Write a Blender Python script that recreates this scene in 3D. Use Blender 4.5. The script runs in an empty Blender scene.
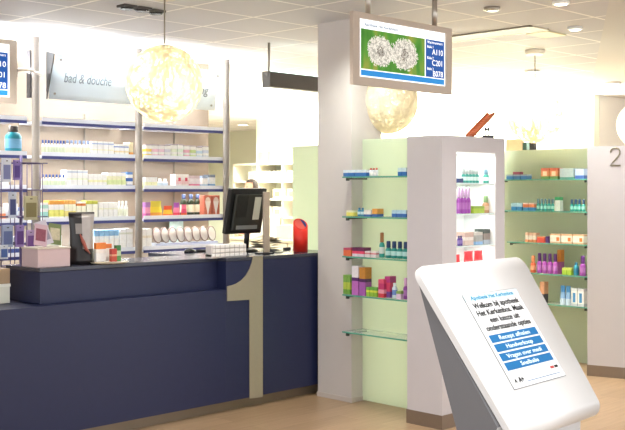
import bpy, bmesh, math, random
from mathutils import Vector, Matrix
random.seed(7)
R2=math.sqrt(2); F=1010.0; CXP=312.5; CYP=190.0; H=1.6
C=bpy.context.scene.collection
# ---------------------------------------------------------------- projection helpers (measuring the place)
def cam2w(X,Y,z): return Vector(((X+Y)/R2,(Y-X)/R2,z))
def on_y(px,py,y):
    r=(px-CXP)/F; d=y*R2/(1-r); return Vector((d*(1+r)/R2, y, H-(py-CYP)*d/F))
def on_x(px,py,x):
    r=(px-CXP)/F; d=x*R2/(1+r); return Vector((x, d*(1-r)/R2, H-(py-CYP)*d/F))
def on_z(px,py,z):
    r=(px-CXP)/F; d=(H-z)*F/(py-CYP); return cam2w(r*d,d,z)
def at_d(px,py,d): return cam2w((px-CXP)/F*d,d,H-(py-CYP)*d/F)
# ---------------------------------------------------------------- materials
MC={}
def srgb(c):
    if isinstance(c,str): c=[int(c[i:i+2],16) for i in (0,2,4)]
    return tuple(((v/255)/12.92 if v/255<=.04045 else ((v/255+.055)/1.055)**2.4) for v in c)
def mat(c,rough=.5,metal=0,em=0,trans=0,var=0,name=None,vs=40,alpha=1,coat=0):
    key=(str(c),rough,metal,em,trans,var,vs,alpha,coat)
    if key in MC: return MC[key]
    m=bpy.data.materials.new(name or 'paint'); m.use_nodes=True
    nt=m.node_tree; b=nt.nodes['Principled BSDF']; col=srgb(c)
    b.inputs['Base Color'].default_value=(*col,1); b.inputs['Roughness'].default_value=rough
    b.inputs['Metallic'].default_value=metal
    b.inputs['Transmission Weight'].default_value=trans
    b.inputs['Coat Weight'].default_value=coat
    b.inputs['Alpha'].default_value=alpha
    if em: b.inputs['Emission Color'].default_value=(*col,1); b.inputs['Emission Strength'].default_value=em
    if var:
        tc=nt.nodes.new('ShaderNodeTexCoord'); n=nt.nodes.new('ShaderNodeTexNoise'); n.inputs['Scale'].default_value=vs
        mx=nt.nodes.new('ShaderNodeMix'); mx.data_type='RGBA'
        mx.inputs[6].default_value=(*[v*(1-var) for v in col],1); mx.inputs[7].default_value=(*[min(1,v*(1+var)) for v in col],1)
        nt.links.new(tc.outputs['Object'],n.inputs['Vector']); nt.links.new(n.outputs['Fac'],mx.inputs[0]); nt.links.new(mx.outputs[2],b.inputs['Base Color'])
        if em: nt.links.new(mx.outputs[2],b.inputs['Emission Color'])
        bp=nt.nodes.new('ShaderNodeBump'); bp.inputs['Strength'].default_value=.05
        nt.links.new(n.outputs['Fac'],bp.inputs['Height']); nt.links.new(bp.outputs[0],b.inputs['Normal'])
    MC[key]=m; return m
def node_mat(name,build):
    m=bpy.data.materials.new(name); m.use_nodes=True; nt=m.node_tree; build(nt,nt.nodes['Principled BSDF']); return m
def floor_mat():
    def b(nt,p):
        N=nt.nodes.new; L=nt.links.new
        g=N('ShaderNodeNewGeometry'); mp=N('ShaderNodeMapping'); mp.inputs['Rotation'].default_value=(0,0,math.radians(0))
        L(g.outputs['Position'],mp.inputs['Vector'])
        br=N('ShaderNodeTexBrick'); br.inputs['Scale'].default_value=1; br.inputs['Brick Width'].default_value=1.3; br.inputs['Row Height'].default_value=.19
        br.inputs['Mortar Size'].default_value=.0015; br.inputs['Color1'].default_value=(*srgb('b89b7c'),1); br.inputs['Color2'].default_value=(*srgb('ab8e6e'),1); br.inputs['Mortar'].default_value=(*srgb('98775a'),1)
        L(mp.outputs[0],br.inputs['Vector'])
        m2=N('ShaderNodeMapping'); m2.inputs['Scale'].default_value=(2,28,1); L(mp.outputs[0],m2.inputs['Vector'])
        n=N('ShaderNodeTexNoise'); n.inputs['Scale'].default_value=1.6; n.inputs['Detail'].default_value=6; L(m2.outputs[0],n.inputs['Vector'])
        mx=N('ShaderNodeMix'); mx.data_type='RGBA'; mx.blend_type='MULTIPLY'; mx.inputs[0].default_value=.45
        rp=N('ShaderNodeValToRGB'); rp.color_ramp.elements[0].position=.3; rp.color_ramp.elements[0].color=(.62,.55,.48,1); rp.color_ramp.elements[1].position=.65; rp.color_ramp.elements[1].color=(1,1,1,1)
        L(n.outputs['Fac'],rp.inputs[0]); L(br.outputs['Color'],mx.inputs[6]); L(rp.outputs[0],mx.inputs[7]); L(mx.outputs[2],p.inputs['Base Color'])
        p.inputs['Roughness'].default_value=.33
    return node_mat('wood_laminate',b)
def ceil_mat():
    def b(nt,p):
        N=nt.nodes.new; L=nt.links.new
        g=N('ShaderNodeNewGeometry'); s=N('ShaderNodeSeparateXYZ'); L(g.outputs['Position'],s.inputs[0])
        def line(out,off):
            a=N('ShaderNodeMath'); a.operation='ADD'; a.inputs[1].default_value=-off+6.0+.012; L(out,a.inputs[0])
            d=N('ShaderNodeMath'); d.operation='MODULO'; d.inputs[1].default_value=.6; L(a.outputs[0],d.inputs[0])
            c=N('ShaderNodeMath'); c.operation='LESS_THAN'; c.inputs[1].default_value=.024; L(d.outputs[0],c.inputs[0]); return c.outputs[0]
        mx=N('ShaderNodeMath'); mx.operation='MAXIMUM'; L(line(s.outputs[0],.22),mx.inputs[0]); L(line(s.outputs[1],.244),mx.inputs[1])
        n=N('ShaderNodeTexNoise'); n.inputs['Scale'].default_value=60; L(g.outputs['Position'],n.inputs['Vector'])
        c=N('ShaderNodeMix'); c.data_type='RGBA'; c.inputs[6].default_value=(*srgb('c9c9cc'),1); c.inputs[7].default_value=(*srgb('f4f2ee'),1)
        L(mx.outputs[0],c.inputs[0]); L(c.outputs[2],p.inputs['Base Color']); p.inputs['Roughness'].default_value=.7
        bp=N('ShaderNodeBump'); bp.inputs['Strength'].default_value=.05; L(n.outputs['Fac'],bp.inputs['Height']); L(bp.outputs[0],p.inputs['Normal'])
    return node_mat('ceiling_tile',b)
def green_glass():
    def b(nt,p):
        N=nt.nodes.new; L=nt.links.new
        n=N('ShaderNodeTexNoise'); n.inputs['Scale'].default_value=1.5
        mx=N('ShaderNodeMix'); mx.data_type='RGBA'; mx.inputs[6].default_value=(*srgb('dfe9d6'),1); mx.inputs[7].default_value=(*srgb('e8f0df'),1)
        L(n.outputs['Fac'],mx.inputs[0]); L(mx.outputs[2],p.inputs['Base Color'])
        p.inputs['Roughness'].default_value=.18; p.inputs['Specular IOR Level'].default_value=.6
        t=N('ShaderNodeBsdfTranslucent'); L(mx.outputs[2],t.inputs[0])
        ms=N('ShaderNodeMixShader'); ms.inputs[0].default_value=.6
        o=nt.nodes['Material Output']; L(p.outputs[0],ms.inputs[1]); L(t.outputs[0],ms.inputs[2]); L(ms.outputs[0],o.inputs[0])
    return node_mat('frosted_green_glass',b)
def transl(c,f=.5,name='translucent'):
    def b(nt,p):
        p.inputs['Base Color'].default_value=(*srgb(c),1); p.inputs['Roughness'].default_value=.4
        t=nt.nodes.new('ShaderNodeBsdfTranslucent'); t.inputs[0].default_value=(*srgb(c),1)
        ms=nt.nodes.new('ShaderNodeMixShader'); ms.inputs[0].default_value=f
        nt.links.new(p.outputs[0],ms.inputs[1]); nt.links.new(t.outputs[0],ms.inputs[2]); nt.links.new(ms.outputs[0],nt.nodes['Material Output'].inputs[0])
    return node_mat(name,b)
WHITE=mat('f2f2ee',.4,var=.02); STEEL=mat('b8b0a6',.3,.85,var=.05); DARK=mat('222226',.4); NAVY=mat('1c2347',.42,var=.08,vs=25)
COLUMN=mat('cdc7c4',.6,var=.02,vs=10); LILAC=mat('c6c1c4',.5,var=.02,vs=10); SKIRT=mat('857566',.38,.4,var=.05)
GREEN=green_glass(); FLOOR=floor_mat(); CEIL=ceil_mat(); PLAST=mat('cfcdca',.7,var=.02)
SHELFGLASS=mat('cfe6dc',.05,0,0,0,alpha=.35,name='shelf_glass'); GLASSEDGE=mat('5aa28e',.15,name='glass_edge')
# ---------------------------------------------------------------- mesh helpers
def newbm(): return bmesh.new()
def box(bm,x0,x1,y0,y1,z0,z1,mi=0):
    v=[bm.verts.new(p) for p in ((x0,y0,z0),(x1,y0,z0),(x1,y1,z0),(x0,y1,z0),(x0,y0,z1),(x1,y0,z1),(x1,y1,z1),(x0,y1,z1))]
    for f in ((0,3,2,1),(4,5,6,7),(0,1,5,4),(1,2,6,5),(2,3,7,6),(3,0,4,7)):
        fc=bm.faces.new([v[i] for i in f]); fc.material_index=mi
    return v
def prism(bm,pts,vec,mi=0):
    """extrude a planar outline (list of Vectors) along vec"""
    vec=Vector(vec); a=[bm.verts.new(p) for p in pts]; b=[bm.verts.new(Vector(p)+vec) for p in pts]
    fs=[bm.faces.new(a),bm.faces.new(b[::-1])]
    n=len(pts)
    for i in range(n): fs.append(bm.faces.new([a[i],b[i],b[(i+1)%n],a[(i+1)%n]]))
    for f in fs: f.material_index=mi
    bmesh.ops.recalc_face_normals(bm,faces=fs)
def lathe(bm,prof,n=16,o=(0,0,0),mi=0,sx=1,sy=1,smooth=True):
    rings=[]
    for r,z in prof:
        rings.append([bm.verts.new((o[0]+sx*r*math.cos(2*math.pi*i/n),o[1]+sy*r*math.sin(2*math.pi*i/n),o[2]+z)) for i in range(n)])
    for k in range(len(rings)-1):
        m=mi[k] if isinstance(mi,(list,tuple)) else mi
        for i in range(n):
            f=bm.faces.new([rings[k][i],rings[k][(i+1)%n],rings[k+1][(i+1)%n],rings[k+1][i]]); f.material_index=m; f.smooth=smooth
    m0=mi[0] if isinstance(mi,(list,tuple)) else mi; m1=mi[-1] if isinstance(mi,(list,tuple)) else mi
    f=bm.faces.new(rings[0][::-1]); f.material_index=m0
    f=bm.faces.new(rings[-1]); f.material_index=m1
def tube(bm,pts,r,n=8,mi=0):
    pts=[Vector(p) for p in pts]; rings=[]
    for i,p in enumerate(pts):
        t=(pts[min(i+1,len(pts)-1)]-pts[max(i-1,0)]).normalized()
        u=t.orthogonal().normalized() if i==0 else (u-t*u.dot(t)).normalized(); w=t.cross(u)
        rr=r[i] if isinstance(r,(list,tuple)) else r
        rings.append([bm.verts.new(p+(u*math.cos(2*math.pi*k/n)+w*math.sin(2*math.pi*k/n))*rr) for k in range(n)])
    for a,b in zip(rings,rings[1:]):
        for k in range(n):
            f=bm.faces.new([a[k],a[(k+1)%n],b[(k+1)%n],b[k]]); f.smooth=True; f.material_index=mi
    bm.faces.new(rings[0][::-1]).material_index=mi; bm.faces.new(rings[-1]).material_index=mi
def obj(name,bm,mats,parent=None,bevel=0,label=None):
    me=bpy.data.meshes.new(name); bm.normal_update(); bm.to_mesh(me); bm.free()
    for m in (mats if isinstance(mats,(list,tuple)) else [mats]): me.materials.append(m)
    o=bpy.data.objects.new(name,me); C.objects.link(o); o.parent=parent
    if label: o['label']=label
    if bevel:
        b=o.modifiers.new('bevel','BEVEL'); b.width=bevel; b.segments=3; b.limit_method='ANGLE'; b.harden_normals=False
    return o
def bxo(name,x0,x1,y0,y1,z0,z1,m,parent=None,bevel=0,label=None):
    bm=newbm(); box(bm,x0,x1,y0,y1,z0,z1); return obj(name,bm,m,parent,bevel,label)
def tag(o,label,cat,group=None):
    o['label']=label; o['category']=cat
    if group: o['group']=group
    return o
def thing(name,label,cat,loc=(0,0,0),rz=0,group=None):
    o=bpy.data.objects.new(name,None); o.empty_display_size=.1; C.objects.link(o); o.location=loc; o.rotation_euler=(0,0,rz)
    return tag(o,label,cat,group)
def struct(name,bm,m,parent=None,bevel=0):
    o=obj(name,bm,m,parent,bevel)
    if parent is None: o['kind']='structure'
    return o
def sbox(name,x0,x1,y0,y1,z0,z1,m,bevel=0):
    bm=newbm(); box(bm,x0,x1,y0,y1,z0,z1); return struct(name,bm,m,bevel=bevel)
def dup(o,loc,rz=None):
    r=o.copy(); C.objects.link(r); r.location=loc
    if rz is not None: r.rotation_euler=(0,0,rz)
    for ch in list(o.children):
        c=ch.copy(); C.objects.link(c); c.parent=r
        for g in list(ch.children):
            d=g.copy(); C.objects.link(d); d.parent=c
    return r
def text(name,s,M,size,m,parent,w=None,align='LEFT',ext=.0006,bold=0):
    """text mesh lying in the XY plane of matrix M"""
    cu=bpy.data.curves.new(name,'FONT'); cu.body=s; cu.size=size; cu.extrude=ext; cu.align_x=align; cu.resolution_u=3; cu.offset=bold
    t=bpy.data.objects.new(name,cu); C.objects.link(t); bpy.context.view_layer.update()
    dg=bpy.context.evaluated_depsgraph_get(); me=bpy.data.meshes.new_from_object(t.evaluated_get(dg))
    bpy.data.objects.remove(t)
    xs=[v.co.x for v in me.vertices]
    if w and xs:
        k=w/(max(xs)-min(xs)); 
        for v in me.vertices: v.co.x*=k
    me.materials.clear(); me.materials.append(m); me.transform(M)
    o=bpy.data.objects.new(name,me); C.objects.link(o); o.parent=parent; return o
def frame(origin,xd,yd):
    xd=Vector(xd).normalized(); yd=Vector(yd).normalized(); z=xd.cross(yd)
    return Matrix(((xd.x,yd.x,z.x,origin[0]),(xd.y,yd.y,z.y,origin[1]),(xd.z,yd.z,z.z,origin[2]),(0,0,0,1)))
CH=2.89
# ================================================================ SETTING
sbox('floor',-3,22,-4,18,-.1,0,FLOOR)
# tiled ceiling, and the plain plaster zone at its right
P0=Vector((7.09,3.91)); dr=Vector((3.01,1.79)).normalized(); A_=P0-dr*9; B_=P0+dr*16.9
bm=newbm(); prism(bm,[Vector((A_.x,A_.y,CH)),Vector((B_.x,B_.y,CH)),Vector((22,18,CH)),Vector((-3,18,CH)),Vector((-3,A_.y,CH))],(0,0,.1)); struct('ceiling',bm,CEIL)
bm=newbm(); prism(bm,[Vector((A_.x,A_.y,CH)),Vector((A_.x,-4,CH)),Vector((22,-4,CH)),Vector((22,B_.y,CH)),Vector((B_.x,B_.y,CH))],(0,0,.1)); struct('ceiling',bm,PLAST)
PALE=mat('eef1de',.7,var=.02,vs=6); BEIGE=mat('a39483',.6,var=.04,vs=5)
sbox('wall_back',-3,6.58,8.09,8.19,0,CH,BEIGE)
sbox('wall_far',12.35,12.5,6.97,13.8,0,CH,PALE)
sbox('wall_right',12.51,22,6.97,7.1,0,CH,mat('ebe6dc',.6,var=.02))
sbox('wall_corridor',14.5,14.6,13.81,17.9,0,CH,mat('c4cabd',.6,var=.02))
sbox('wall_left',-3,14.5,17.9,18,0,CH,PALE)
# free standing square column
CO=Vector((5.58,5.165))
bm=newbm(); box(bm,5.58,5.92,5.165,5.52,0,CH); col=struct('column',bm,COLUMN)
bm=newbm(); box(bm,5.574,5.926,5.159,5.526,0.0,.035); bxx=struct('trim_1',bm,mat('c9bfb8',.4))
# ================================================================ COUNTER
ct=thing('service_counter','long dark navy pharmacy counter carrying a large metal numeral 1','counter',(4.2,5.56,0))
def part(name,x0,x1,y0,y1,z0,z1,m,parent=ct,bevel=0,label=None):
    o=parent.location; return bxo(name,x0-o.x,x1-o.x,y0-o.y,y1-o.y,z0-o.z,z1-o.z,m,parent,bevel,label)
part('front_panel',1.2,4.683,5.56,6.45,.08,.885,NAVY,bevel=.002)
part('raised_front',3.254,4.683,5.66,6.08,.885,1.085,NAVY,bevel=.003)
part('end_block',4.683,5.85,5.56,6.5,.08,1.085,NAVY,bevel=.002)
TOP=mat('3c3e4c',.22,var=.05)
part('counter_top',3.25,4.683,5.655,6.085,1.085,1.11,TOP,bevel=.003,label='dark glossy top')
part('counter_top',4.683,5.85,5.555,6.505,1.085,1.11,TOP,bevel=.003,label='dark glossy top')
part('plinth',1.2,5.84,5.63,6.3,0,.08,mat('8a7d6c',.35,.5),label='brushed metal kickboard')
# numeral 1
pp=[(262.3,256),(262.3,397),(249.2,398.5),(249.2,299.6),(226.8,301),(226.8,286.3),(231,285.4),(236,283.6),(241,280.3),(245.5,275.5),(249,269),(251.5,262),(252.6,256.4)]
bm=newbm(); prism(bm,[on_y(a,b,5.558)-ct.location for a,b in pp],(0,-.006,0)); obj('numeral',bm,mat('a59d8a',.4,.4,var=.04),ct,label='brushed metal numeral 1')
# ================================================================ WALL SHELVING
sh=thing('wall_shelving','tall wall shelving with round steel posts and navy edged shelves','shelving',(5.447,7.9,0))
def spart(*a,**k): return part(*a,parent=sh,**k)
POSTM=mat('8b837a',.5,.1)
PX=(3.353,4.40,5.447,6.49); PY=7.66
for x in PX:
    bm=newbm(); tube(bm,[(x-5.482,PY-7.9,0),(x-5.482,PY-7.9,CH-.002)],.033,16); obj('post',bm,POSTM,sh)
ZS=[2.17,1.877,1.595,1.314,1.03]
EDGE=mat('3b4280',.35); RAIL=mat('e8ecf6',.25)
for i in range(3):
    x0=PX[i]+.045; x1=PX[i+1]-.045
    if i==0: x1=4.30
    for z in ZS+[.74,.42]:
        s=spart('shelf',x0,x1,7.70,8.085,z,z+.022,RAIL)
        e=spart('edge_strip',x0,x1,7.688,7.70,z-.012,z+.014,EDGE,label='navy edge strip'); e.parent=s
        e=spart('price_rail',x0,x1,7.690,7.70,z+.014,z+.048,RAIL,label='white price rail'); e.parent=s
    
for x in (5.1,6.13): 
    bm=newbm(); tube(bm,[(x-5.447,8.075-7.9,0),(x-5.447,8.075-7.9,2.3)],.008,8); obj('upright_rail',bm,mat('8d8578',.4),sh)
# header signs
SIGN=transl('e8f0f4',.4,'acrylic')
def header(x0,x1,word,tx,tw,sz,label,posted):
    t=thing('header_sign',label,'sign',((x0+x1)/2,7.60,2.37)); cx=(x0+x1)/2
    bm=newbm(); n=8; rows=[]
    for k in range(n+1):
        q=k/n; y=-.13*q-.05*math.sin(math.pi*q)*-1*.6; z=.37*q; rows.append((y,z))
    for j in range(2):
        pass
    a=[[bm.verts.new((sx,y+dy,z)) for (y,z) in rows] for sx,dy in ((x0-cx,0),(x1-cx,0),(x0-cx,.008),(x1-cx,.008))]
    for k in range(n):
        for p,q_ in ((0,1),(3,2),(2,0),(1,3)): f=bm.faces.new([a[p][k],a[q_][k],a[q_][k+1],a[p][k+1]]); f.smooth=True
    bm.faces.new([a[0][0],a[2][0],a[3][0],a[1][0]]); bm.faces.new([a[0][n],a[1][n],a[3][n],a[2][n]])
    obj('sign_panel',bm,SIGN,t)
    yd=Vector((0,rows[5][0]-rows[3][0],rows[5][1]-rows[3][1])).normalized()
    text('lettering',word,frame((tx-cx,rows[3][0]-.006,rows[3][1]+.01),(1,0,0),yd),sz,mat('9aa3aa',.5),t,w=tw,bold=.001)
    for sx in (x0-cx+.05,x1-cx-.05):
        for k in (1,7):
            bm=newbm(); lathe(bm,[(.010,0),(.010,.008)],10); bmesh.ops.transform(bm,matrix=Matrix.Translation((sx,rows[k][0],rows[k][1]))@Matrix.Rotation(math.radians(90),4,'X'),verts=bm.verts); obj('screw',bm,STEEL,t)
    for sx in posted:
        bm=newbm(); prism(bm,[Vector((sx-cx,.012,-.005)),Vector((sx-cx,-.11,.37)),Vector((sx-cx,.012,.40))],(.012,0,0)); obj('bracket',bm,mat('4d4f52',.5),t)
    return t
header(4.455,5.395,'bad & douche',on_y(65,80,7.55).x,on_y(112,80,7.55).x-on_y(65,80,7.55).x,.12,'white acrylic header sign lettered bad & douche above the left shelves',(4.40+.035,5.40))
header(5.50,6.26,'ng',on_y(200.5,80,7.55).x,.10,.12,'white acrylic header sign behind the big globe lamp',(5.485,))
tag(bxo('backing_board',4.335,4.365,7.70,7.76,2.38,2.78,mat('3f3d40',.5)),'small dark board beside the leftmost steel post near the ceiling','board')
# ================================================================ GLASS SHELF BAYS
def wall_panel(name,x,y0,y1,z1=1.985): 
    return sbox(name,x,x+.03,y0,y1,0,z1,GREEN)
def panel_thing(label,x,y0,y1,z1=1.985):
    t=thing('partition_panel',label,'partition',(x,(y0+y1)/2,0)); 
    bxo('glass_sheet',0,.03,y0-(y0+y1)/2,y1-(y0+y1)/2,0.004,z1,GREEN,t); return t
panel_thing('pale green frosted partition beside the square column, with glass shelves',5.7,4.455,5.163)
panel_thing('pale green frosted partition behind the counter, left of the column',6.2,5.56,6.45)
panel_thing('pale green frosted partition between the lit display box and the numeral 2 wall',8.35,4.62,5.70)
GZ=(1.70,1.405,1.109,.825,.549)
CLIP=mat('4a524c',.35,.5)
def glass_shelf(x,y0,y1,z,label,dep=.225):
    t=thing('glass_shelf',label,'shelf',(x-dep/2,(y0+y1)/2,z-.010)); c=(y0+y1)/2
    bm=newbm(); box(bm,-dep/2,dep/2,y0-c,y1-c,.0,.010); obj('glass_plate',bm,SHELFGLASS,t)
    bxo('glass_edge',-dep/2-.003,-dep/2,y0-c,y1-c,0,.010,GLASSEDGE,t,label='green polished edge')
    for yy in (y0-c+.04,y1-c-.04):
        bm=newbm(); box(bm,-dep/2+.01,dep/2,yy-.006,yy+.006,-.012,-.001); box(bm,-dep/2+.004,-dep/2+.024,yy-.01,yy+.01,-.022,-.001); obj('support_rail',bm,CLIP,t)
ordn=('topmost','second','third','fourth','lowest')
for i,z in enumerate(GZ):
    glass_shelf(5.698,4.46,5.158,z,f'{ordn[i]} glass shelf on the green partition beside the square column')
    glass_shelf(8.348,4.63,(5.69 if i<2 else 5.5),z,f'{ordn[i]} glass shelf on the green partition left of the numeral 2 wall')
# ================================================================ LIT DISPLAY BOX
bx=thing('display_cabinet','tall lilac grey cabinet with a bright lit niche of products','cabinet',(5.37,4.15,0))
def cp(name,x0,x1,y0,y1,z0,z1,m,**k): return part(name,x0,x1,y0,y1,z0,z1,m,parent=bx,**k)
bm=newbm(); o=bx.location
def cb(x0,x1,y0,y1,z0,z1): box(bm,x0-o.x,x1-o.x,y0-o.y,y1-o.y,z0,z1)
cb(5.37,5.529,4.15,4.45,.095,1.968); cb(5.993,6.10,4.15,4.45,.095,1.968); cb(5.529,5.993,4.15,4.45,1.862,1.968); cb(5.529,5.993,4.15,4.45,.095,.5); cb(5.529,5.993,4.435,4.45,.5,1.862)
obj('body',bm,LILAC,bx)
NW=mat('f8f8f6',.4)
bm=newbm(); cb(5.529,5.534,4.156,4.434,.5,1.862); cb(5.988,5.993,4.156,4.434,.5,1.862); cb(5.534,5.988,4.424,4.434,.5,1.862); cb(5.534,5.988,4.156,4.424,1.857,1.862); cb(5.534,5.988,4.156,4.424,.5,.505)
obj('niche_lining',bm,NW,bx,label='white niche lining')
NZ=[]
for py in (183,213.5,245.3,277):
    z=on_y(476,py,4.16).z; NZ.append(z)
    cp('shelf',5.535,5.987,4.16,4.423,z-.008,z,mat('dff0ee',.1),label='white glass shelf')
bm=newbm(); box(bm,-.004,.734,-.004,.304,0,.095); obj('skirting',bm,SKIRT,bx,label='brown metal skirting')
# orange ramp on top of the cabinet
t=thing('toy_ramp','small orange slatted ramp standing on top of the lit display cabinet','display ornament',(5.75,4.25,1.968))
a=on_y(470,137,4.2)-t.location; b=on_y(491,113.5,4.2)-t.location; a.z=.012
OR=mat('c8683c',.5,var=.1)
for dy in (-.025,.03):
    bm=newbm(); tube(bm,[a+Vector((0,dy,0)),b+Vector((0,dy,0))],.011,8); obj('side_rail',bm,OR,t)
bm=newbm()
for k in range(12):
    q=a.lerp(b,(k+.5)/12); box(bm,q.x-.012,q.x+.012,-.03+q.y,.035+q.y,q.z-.004,q.z+.004)
obj('slats',bm,OR,t)
bm=newbm(); prism(bm,[a+Vector((0,-.025,.0)),b+Vector((0,-.025,.0)),b+Vector((.014,-.025,-.01)),a+Vector((.014,-.025,-.01))],(0,.055,0)); obj('board',bm,mat('d88a68',.5),t)
bm=newbm(); tube(bm,[(b.x-.02,-.045,0),(b.x-.02,-.045,b.z-.02)],.004,6); tube(bm,[(b.x-.02,.065,0),(b.x-.02,.065,b.z-.02)],.004,6); tube(bm,[(b.x-.02,-.045,.01),(b.x-.02,.065,.01)],.004,6)
obj('prop_frame',bm,OR,t)
t=thing('knobbed_ornament','small dark ornament with two round knobs on the display cabinet top','display ornament',on_y(488.5,136,4.17)); t.location.z=1.968
bm=newbm(); box(bm,-.05,.04,-.02,.02,0,.018); obj('base',bm,DARK,t)
for dx in (-.035,.0):
    bm=newbm(); tube(bm,[(dx,0,.018),(dx,0,.05)],.003,6); lathe(bm,[(.003,.046),(.011,.055),(.012,.064),(.003,.074)],10,(dx,0,0)); obj('knob',bm,DARK,t)
# ================================================================ NUMERAL 2 WALL
t=thing('display_cabinet','tall lilac grey cabinet end with thin metal numeral 2 at far right','cabinet',(7.83,4.48,0),0)
aL=Vector((0,0,0)); a0=Vector((7.83,4.48)); a1=Vector((7.915,4.185)); dd=(a1-a0).normalized(); nn=Vector((-dd.y,dd.x))
if nn.x<0: nn=-nn
pts=[a0,a1]; 
for q in (20,45,70): 
    an=math.radians(q); pts.append(a1+dd*(.05*math.sin(an))+nn*(.05*(1-math.cos(an))))
e=a1+dd*.05+nn*.05; pts+=[e+nn*.6,a0+nn*.65]
pts[1]=a1
def poly(z0,z1,m,name,grow=0):
    bm=newbm(); c=sum(pts,Vector((0,0)))/len(pts)
    prism(bm,[Vector((p.x-7.83+(p-c).normalized().x*grow,p.y-4.48+(p-c).normalized().y*grow,z0)) for p in pts],(0,0,z1-z0)); return obj(name,bm,m,t)
poly(.095,1.975,LILAC,'body'); s=poly(0,.095,SKIRT,'skirting',.004); s['label']='brown metal skirting'
# thin numeral 2 : stroke as a tube path
D3=lambda p:Vector((p.x,p.y,0))
def face2(px,py):
    # intersect the pixel ray with the vertical face a0-a1
    r=(px-CXP)/F; d1=cam2w(r,1,0); n=nn; s=(n.dot(a0))/(n.x*d1.x+n.y*d1.y); return Vector((d1.x*s,d1.y*s,H-(py-CYP)*s/F))-Vector((nn.x,nn.y,0))*.004
pt2=[(610.5,152.5),(611.2,149.8),(613.4,148),(616,147.7),(618.8,148.8),(620,151.2),(619.6,154),(617.6,157),(614,161),(610.4,165.2),(620.6,165.2)]
bm=newbm(); tube(bm,[face2(*p)-t.location for p in pt2],.0062,6); obj('numeral',bm,mat('8d8672',.4,.3),t,label='thin grey numeral 2')
# ================================================================ CEILING FITTINGS
def downlight(px,py,label,lit,r=.058,power=0):
    p=on_z(px,py,CH); t=thing('downlight',label,'ceiling light',(p.x,p.y,CH-.02),0,)
    bm=newbm(); lathe(bm,[(r*.75,.012),(r*.78,-.004),(r,.0),(r*1.02,.019)],24); obj('rim',bm,STEEL if not lit else WHITE,t)
    bm=newbm(); lathe(bm,[(r*.7,-.006),(r*.72,.010)],24); obj('lens',bm,mat('fff8e8',.3,em=4) if lit else mat('3a3835',.2),t)
downlight(492,7.5,'dark round recessed downlight above the hanging screen',0)
downlight(575,27,'lit recessed downlight right of the globe lamp rod, nearest the upper right corner',1)
downlight(532,70.5,'lit recessed downlight just beside the thin rod of the ceiling pendant',1,.08)
downlight(612.5,82.5,'lit recessed downlight low on the ceiling near the right edge',1,.1)
downlight(243,124,'lit downlight deep in the corridor behind the steel post',1,.12)
downlight(561,1,'lit downlight cut by the top edge of the picture',1)
# triple spot upper left
for i,(px,py) in enumerate(((127,5.2),(142,7.4),(156,10.2))):
    p=on_z(px,py,CH); t=thing('recessed_spot','%s of three dark recessed spots in a row beside the globe lamp rod'%('leftmost','middle','rightmost')[i],'ceiling light',(p.x,p.y,CH-.03))
    bm=newbm(); box(bm,-.055,.055,-.05,.05,.012,.029); obj('housing',bm,mat('55504c',.5),t,.004)
    bm=newbm(); lathe(bm,[(.045,0),(.05,.012)],16); obj('lens',bm,mat('2c2a2a',.2),t)
# linear slot
t=thing('linear_ceiling_light','long linear slot light set in the tiled ceiling beside the screen','ceiling light',(6.93,5.0,CH-.012))
bxo('frame',-.14,-.11,-.62,.62,0,.012,mat('6d6552',.4),t); bxo('frame',.10,.13,-.62,.62,0,.012,mat('b5ac8c',.4),t); bxo('diffuser',-.11,.10,-.62,.62,.002,.012,mat('d2cdbb',.5),t)
t=thing('air_vent','small cream square vent in the ceiling left of the lit downlight','vent',on_z(546,33.5,CH)-Vector((0,0,.012))); bxo('grille',-.15,.15,-.1,.1,0,.011,mat('efe8be',.5),t,.003)
# dark linear fixture hung from ceiling, left of column
t=thing('hanging_light_bar','long dark suspended light bar hanging left of the square column','light bar',(6.6,6.53,2.49))
p0=on_y(266.5,68,6.53); 
bxo('housing',p0.x-6.6,.65,-.05,.05,.012,.145,mat('4a443c',.45),t,.004)
bxo('end_cap',p0.x-6.6-.006,p0.x-6.6,-.052,.052,.008,.148,mat('5d564c',.4),t)
bm=newbm(); box(bm,p0.x-6.6+.03,.64,-.035,.035,.145,.155); obj('uplight_lens',bm,mat('e8fff6',.3,em=2.0),t)
for x in (p0.x-6.6+.03,.5):
    bm=newbm(); tube(bm,[(x,0,.145),(x,0,CH-2.49-.002)],.012,8); obj('hanger_rod',bm,STEEL,t)
# globe lamps : strands wound on a sphere
YARN=transl('fffcf2',.6,'resin_yarn')
YARN2=transl('f9f4e4',.5,'resin_yarn')
def globe_mesh(r,n,seed):
    rnd=random.Random(seed); bm=newbm()
    for k in range(n):
        ax=Vector((rnd.gauss(0,1),rnd.gauss(0,1),rnd.gauss(0,.8))).normalized(); off=rnd.uniform(-.55,.55); rr=math.sqrt(1-off*off)
        u=ax.orthogonal().normalized(); w=ax.cross(u); seg=40; R=r*rnd.uniform(.985,1.0); hw=.0034*rnd.uniform(.7,1.5)
        prev=None; first=None
        for i in range(seg+1):
            a=2*math.pi*i/seg; c=(u*math.cos(a)+w*math.sin(a))*rr+ax*off; s=c.cross((w*math.cos(a)-u*math.sin(a))).normalized()
            q=(bm.verts.new(c*R+s*hw),bm.verts.new(c*R-s*hw))
            if prev: bm.faces.new([prev[0],q[0],q[1],prev[1]])
            prev=q
    return bm
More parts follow.
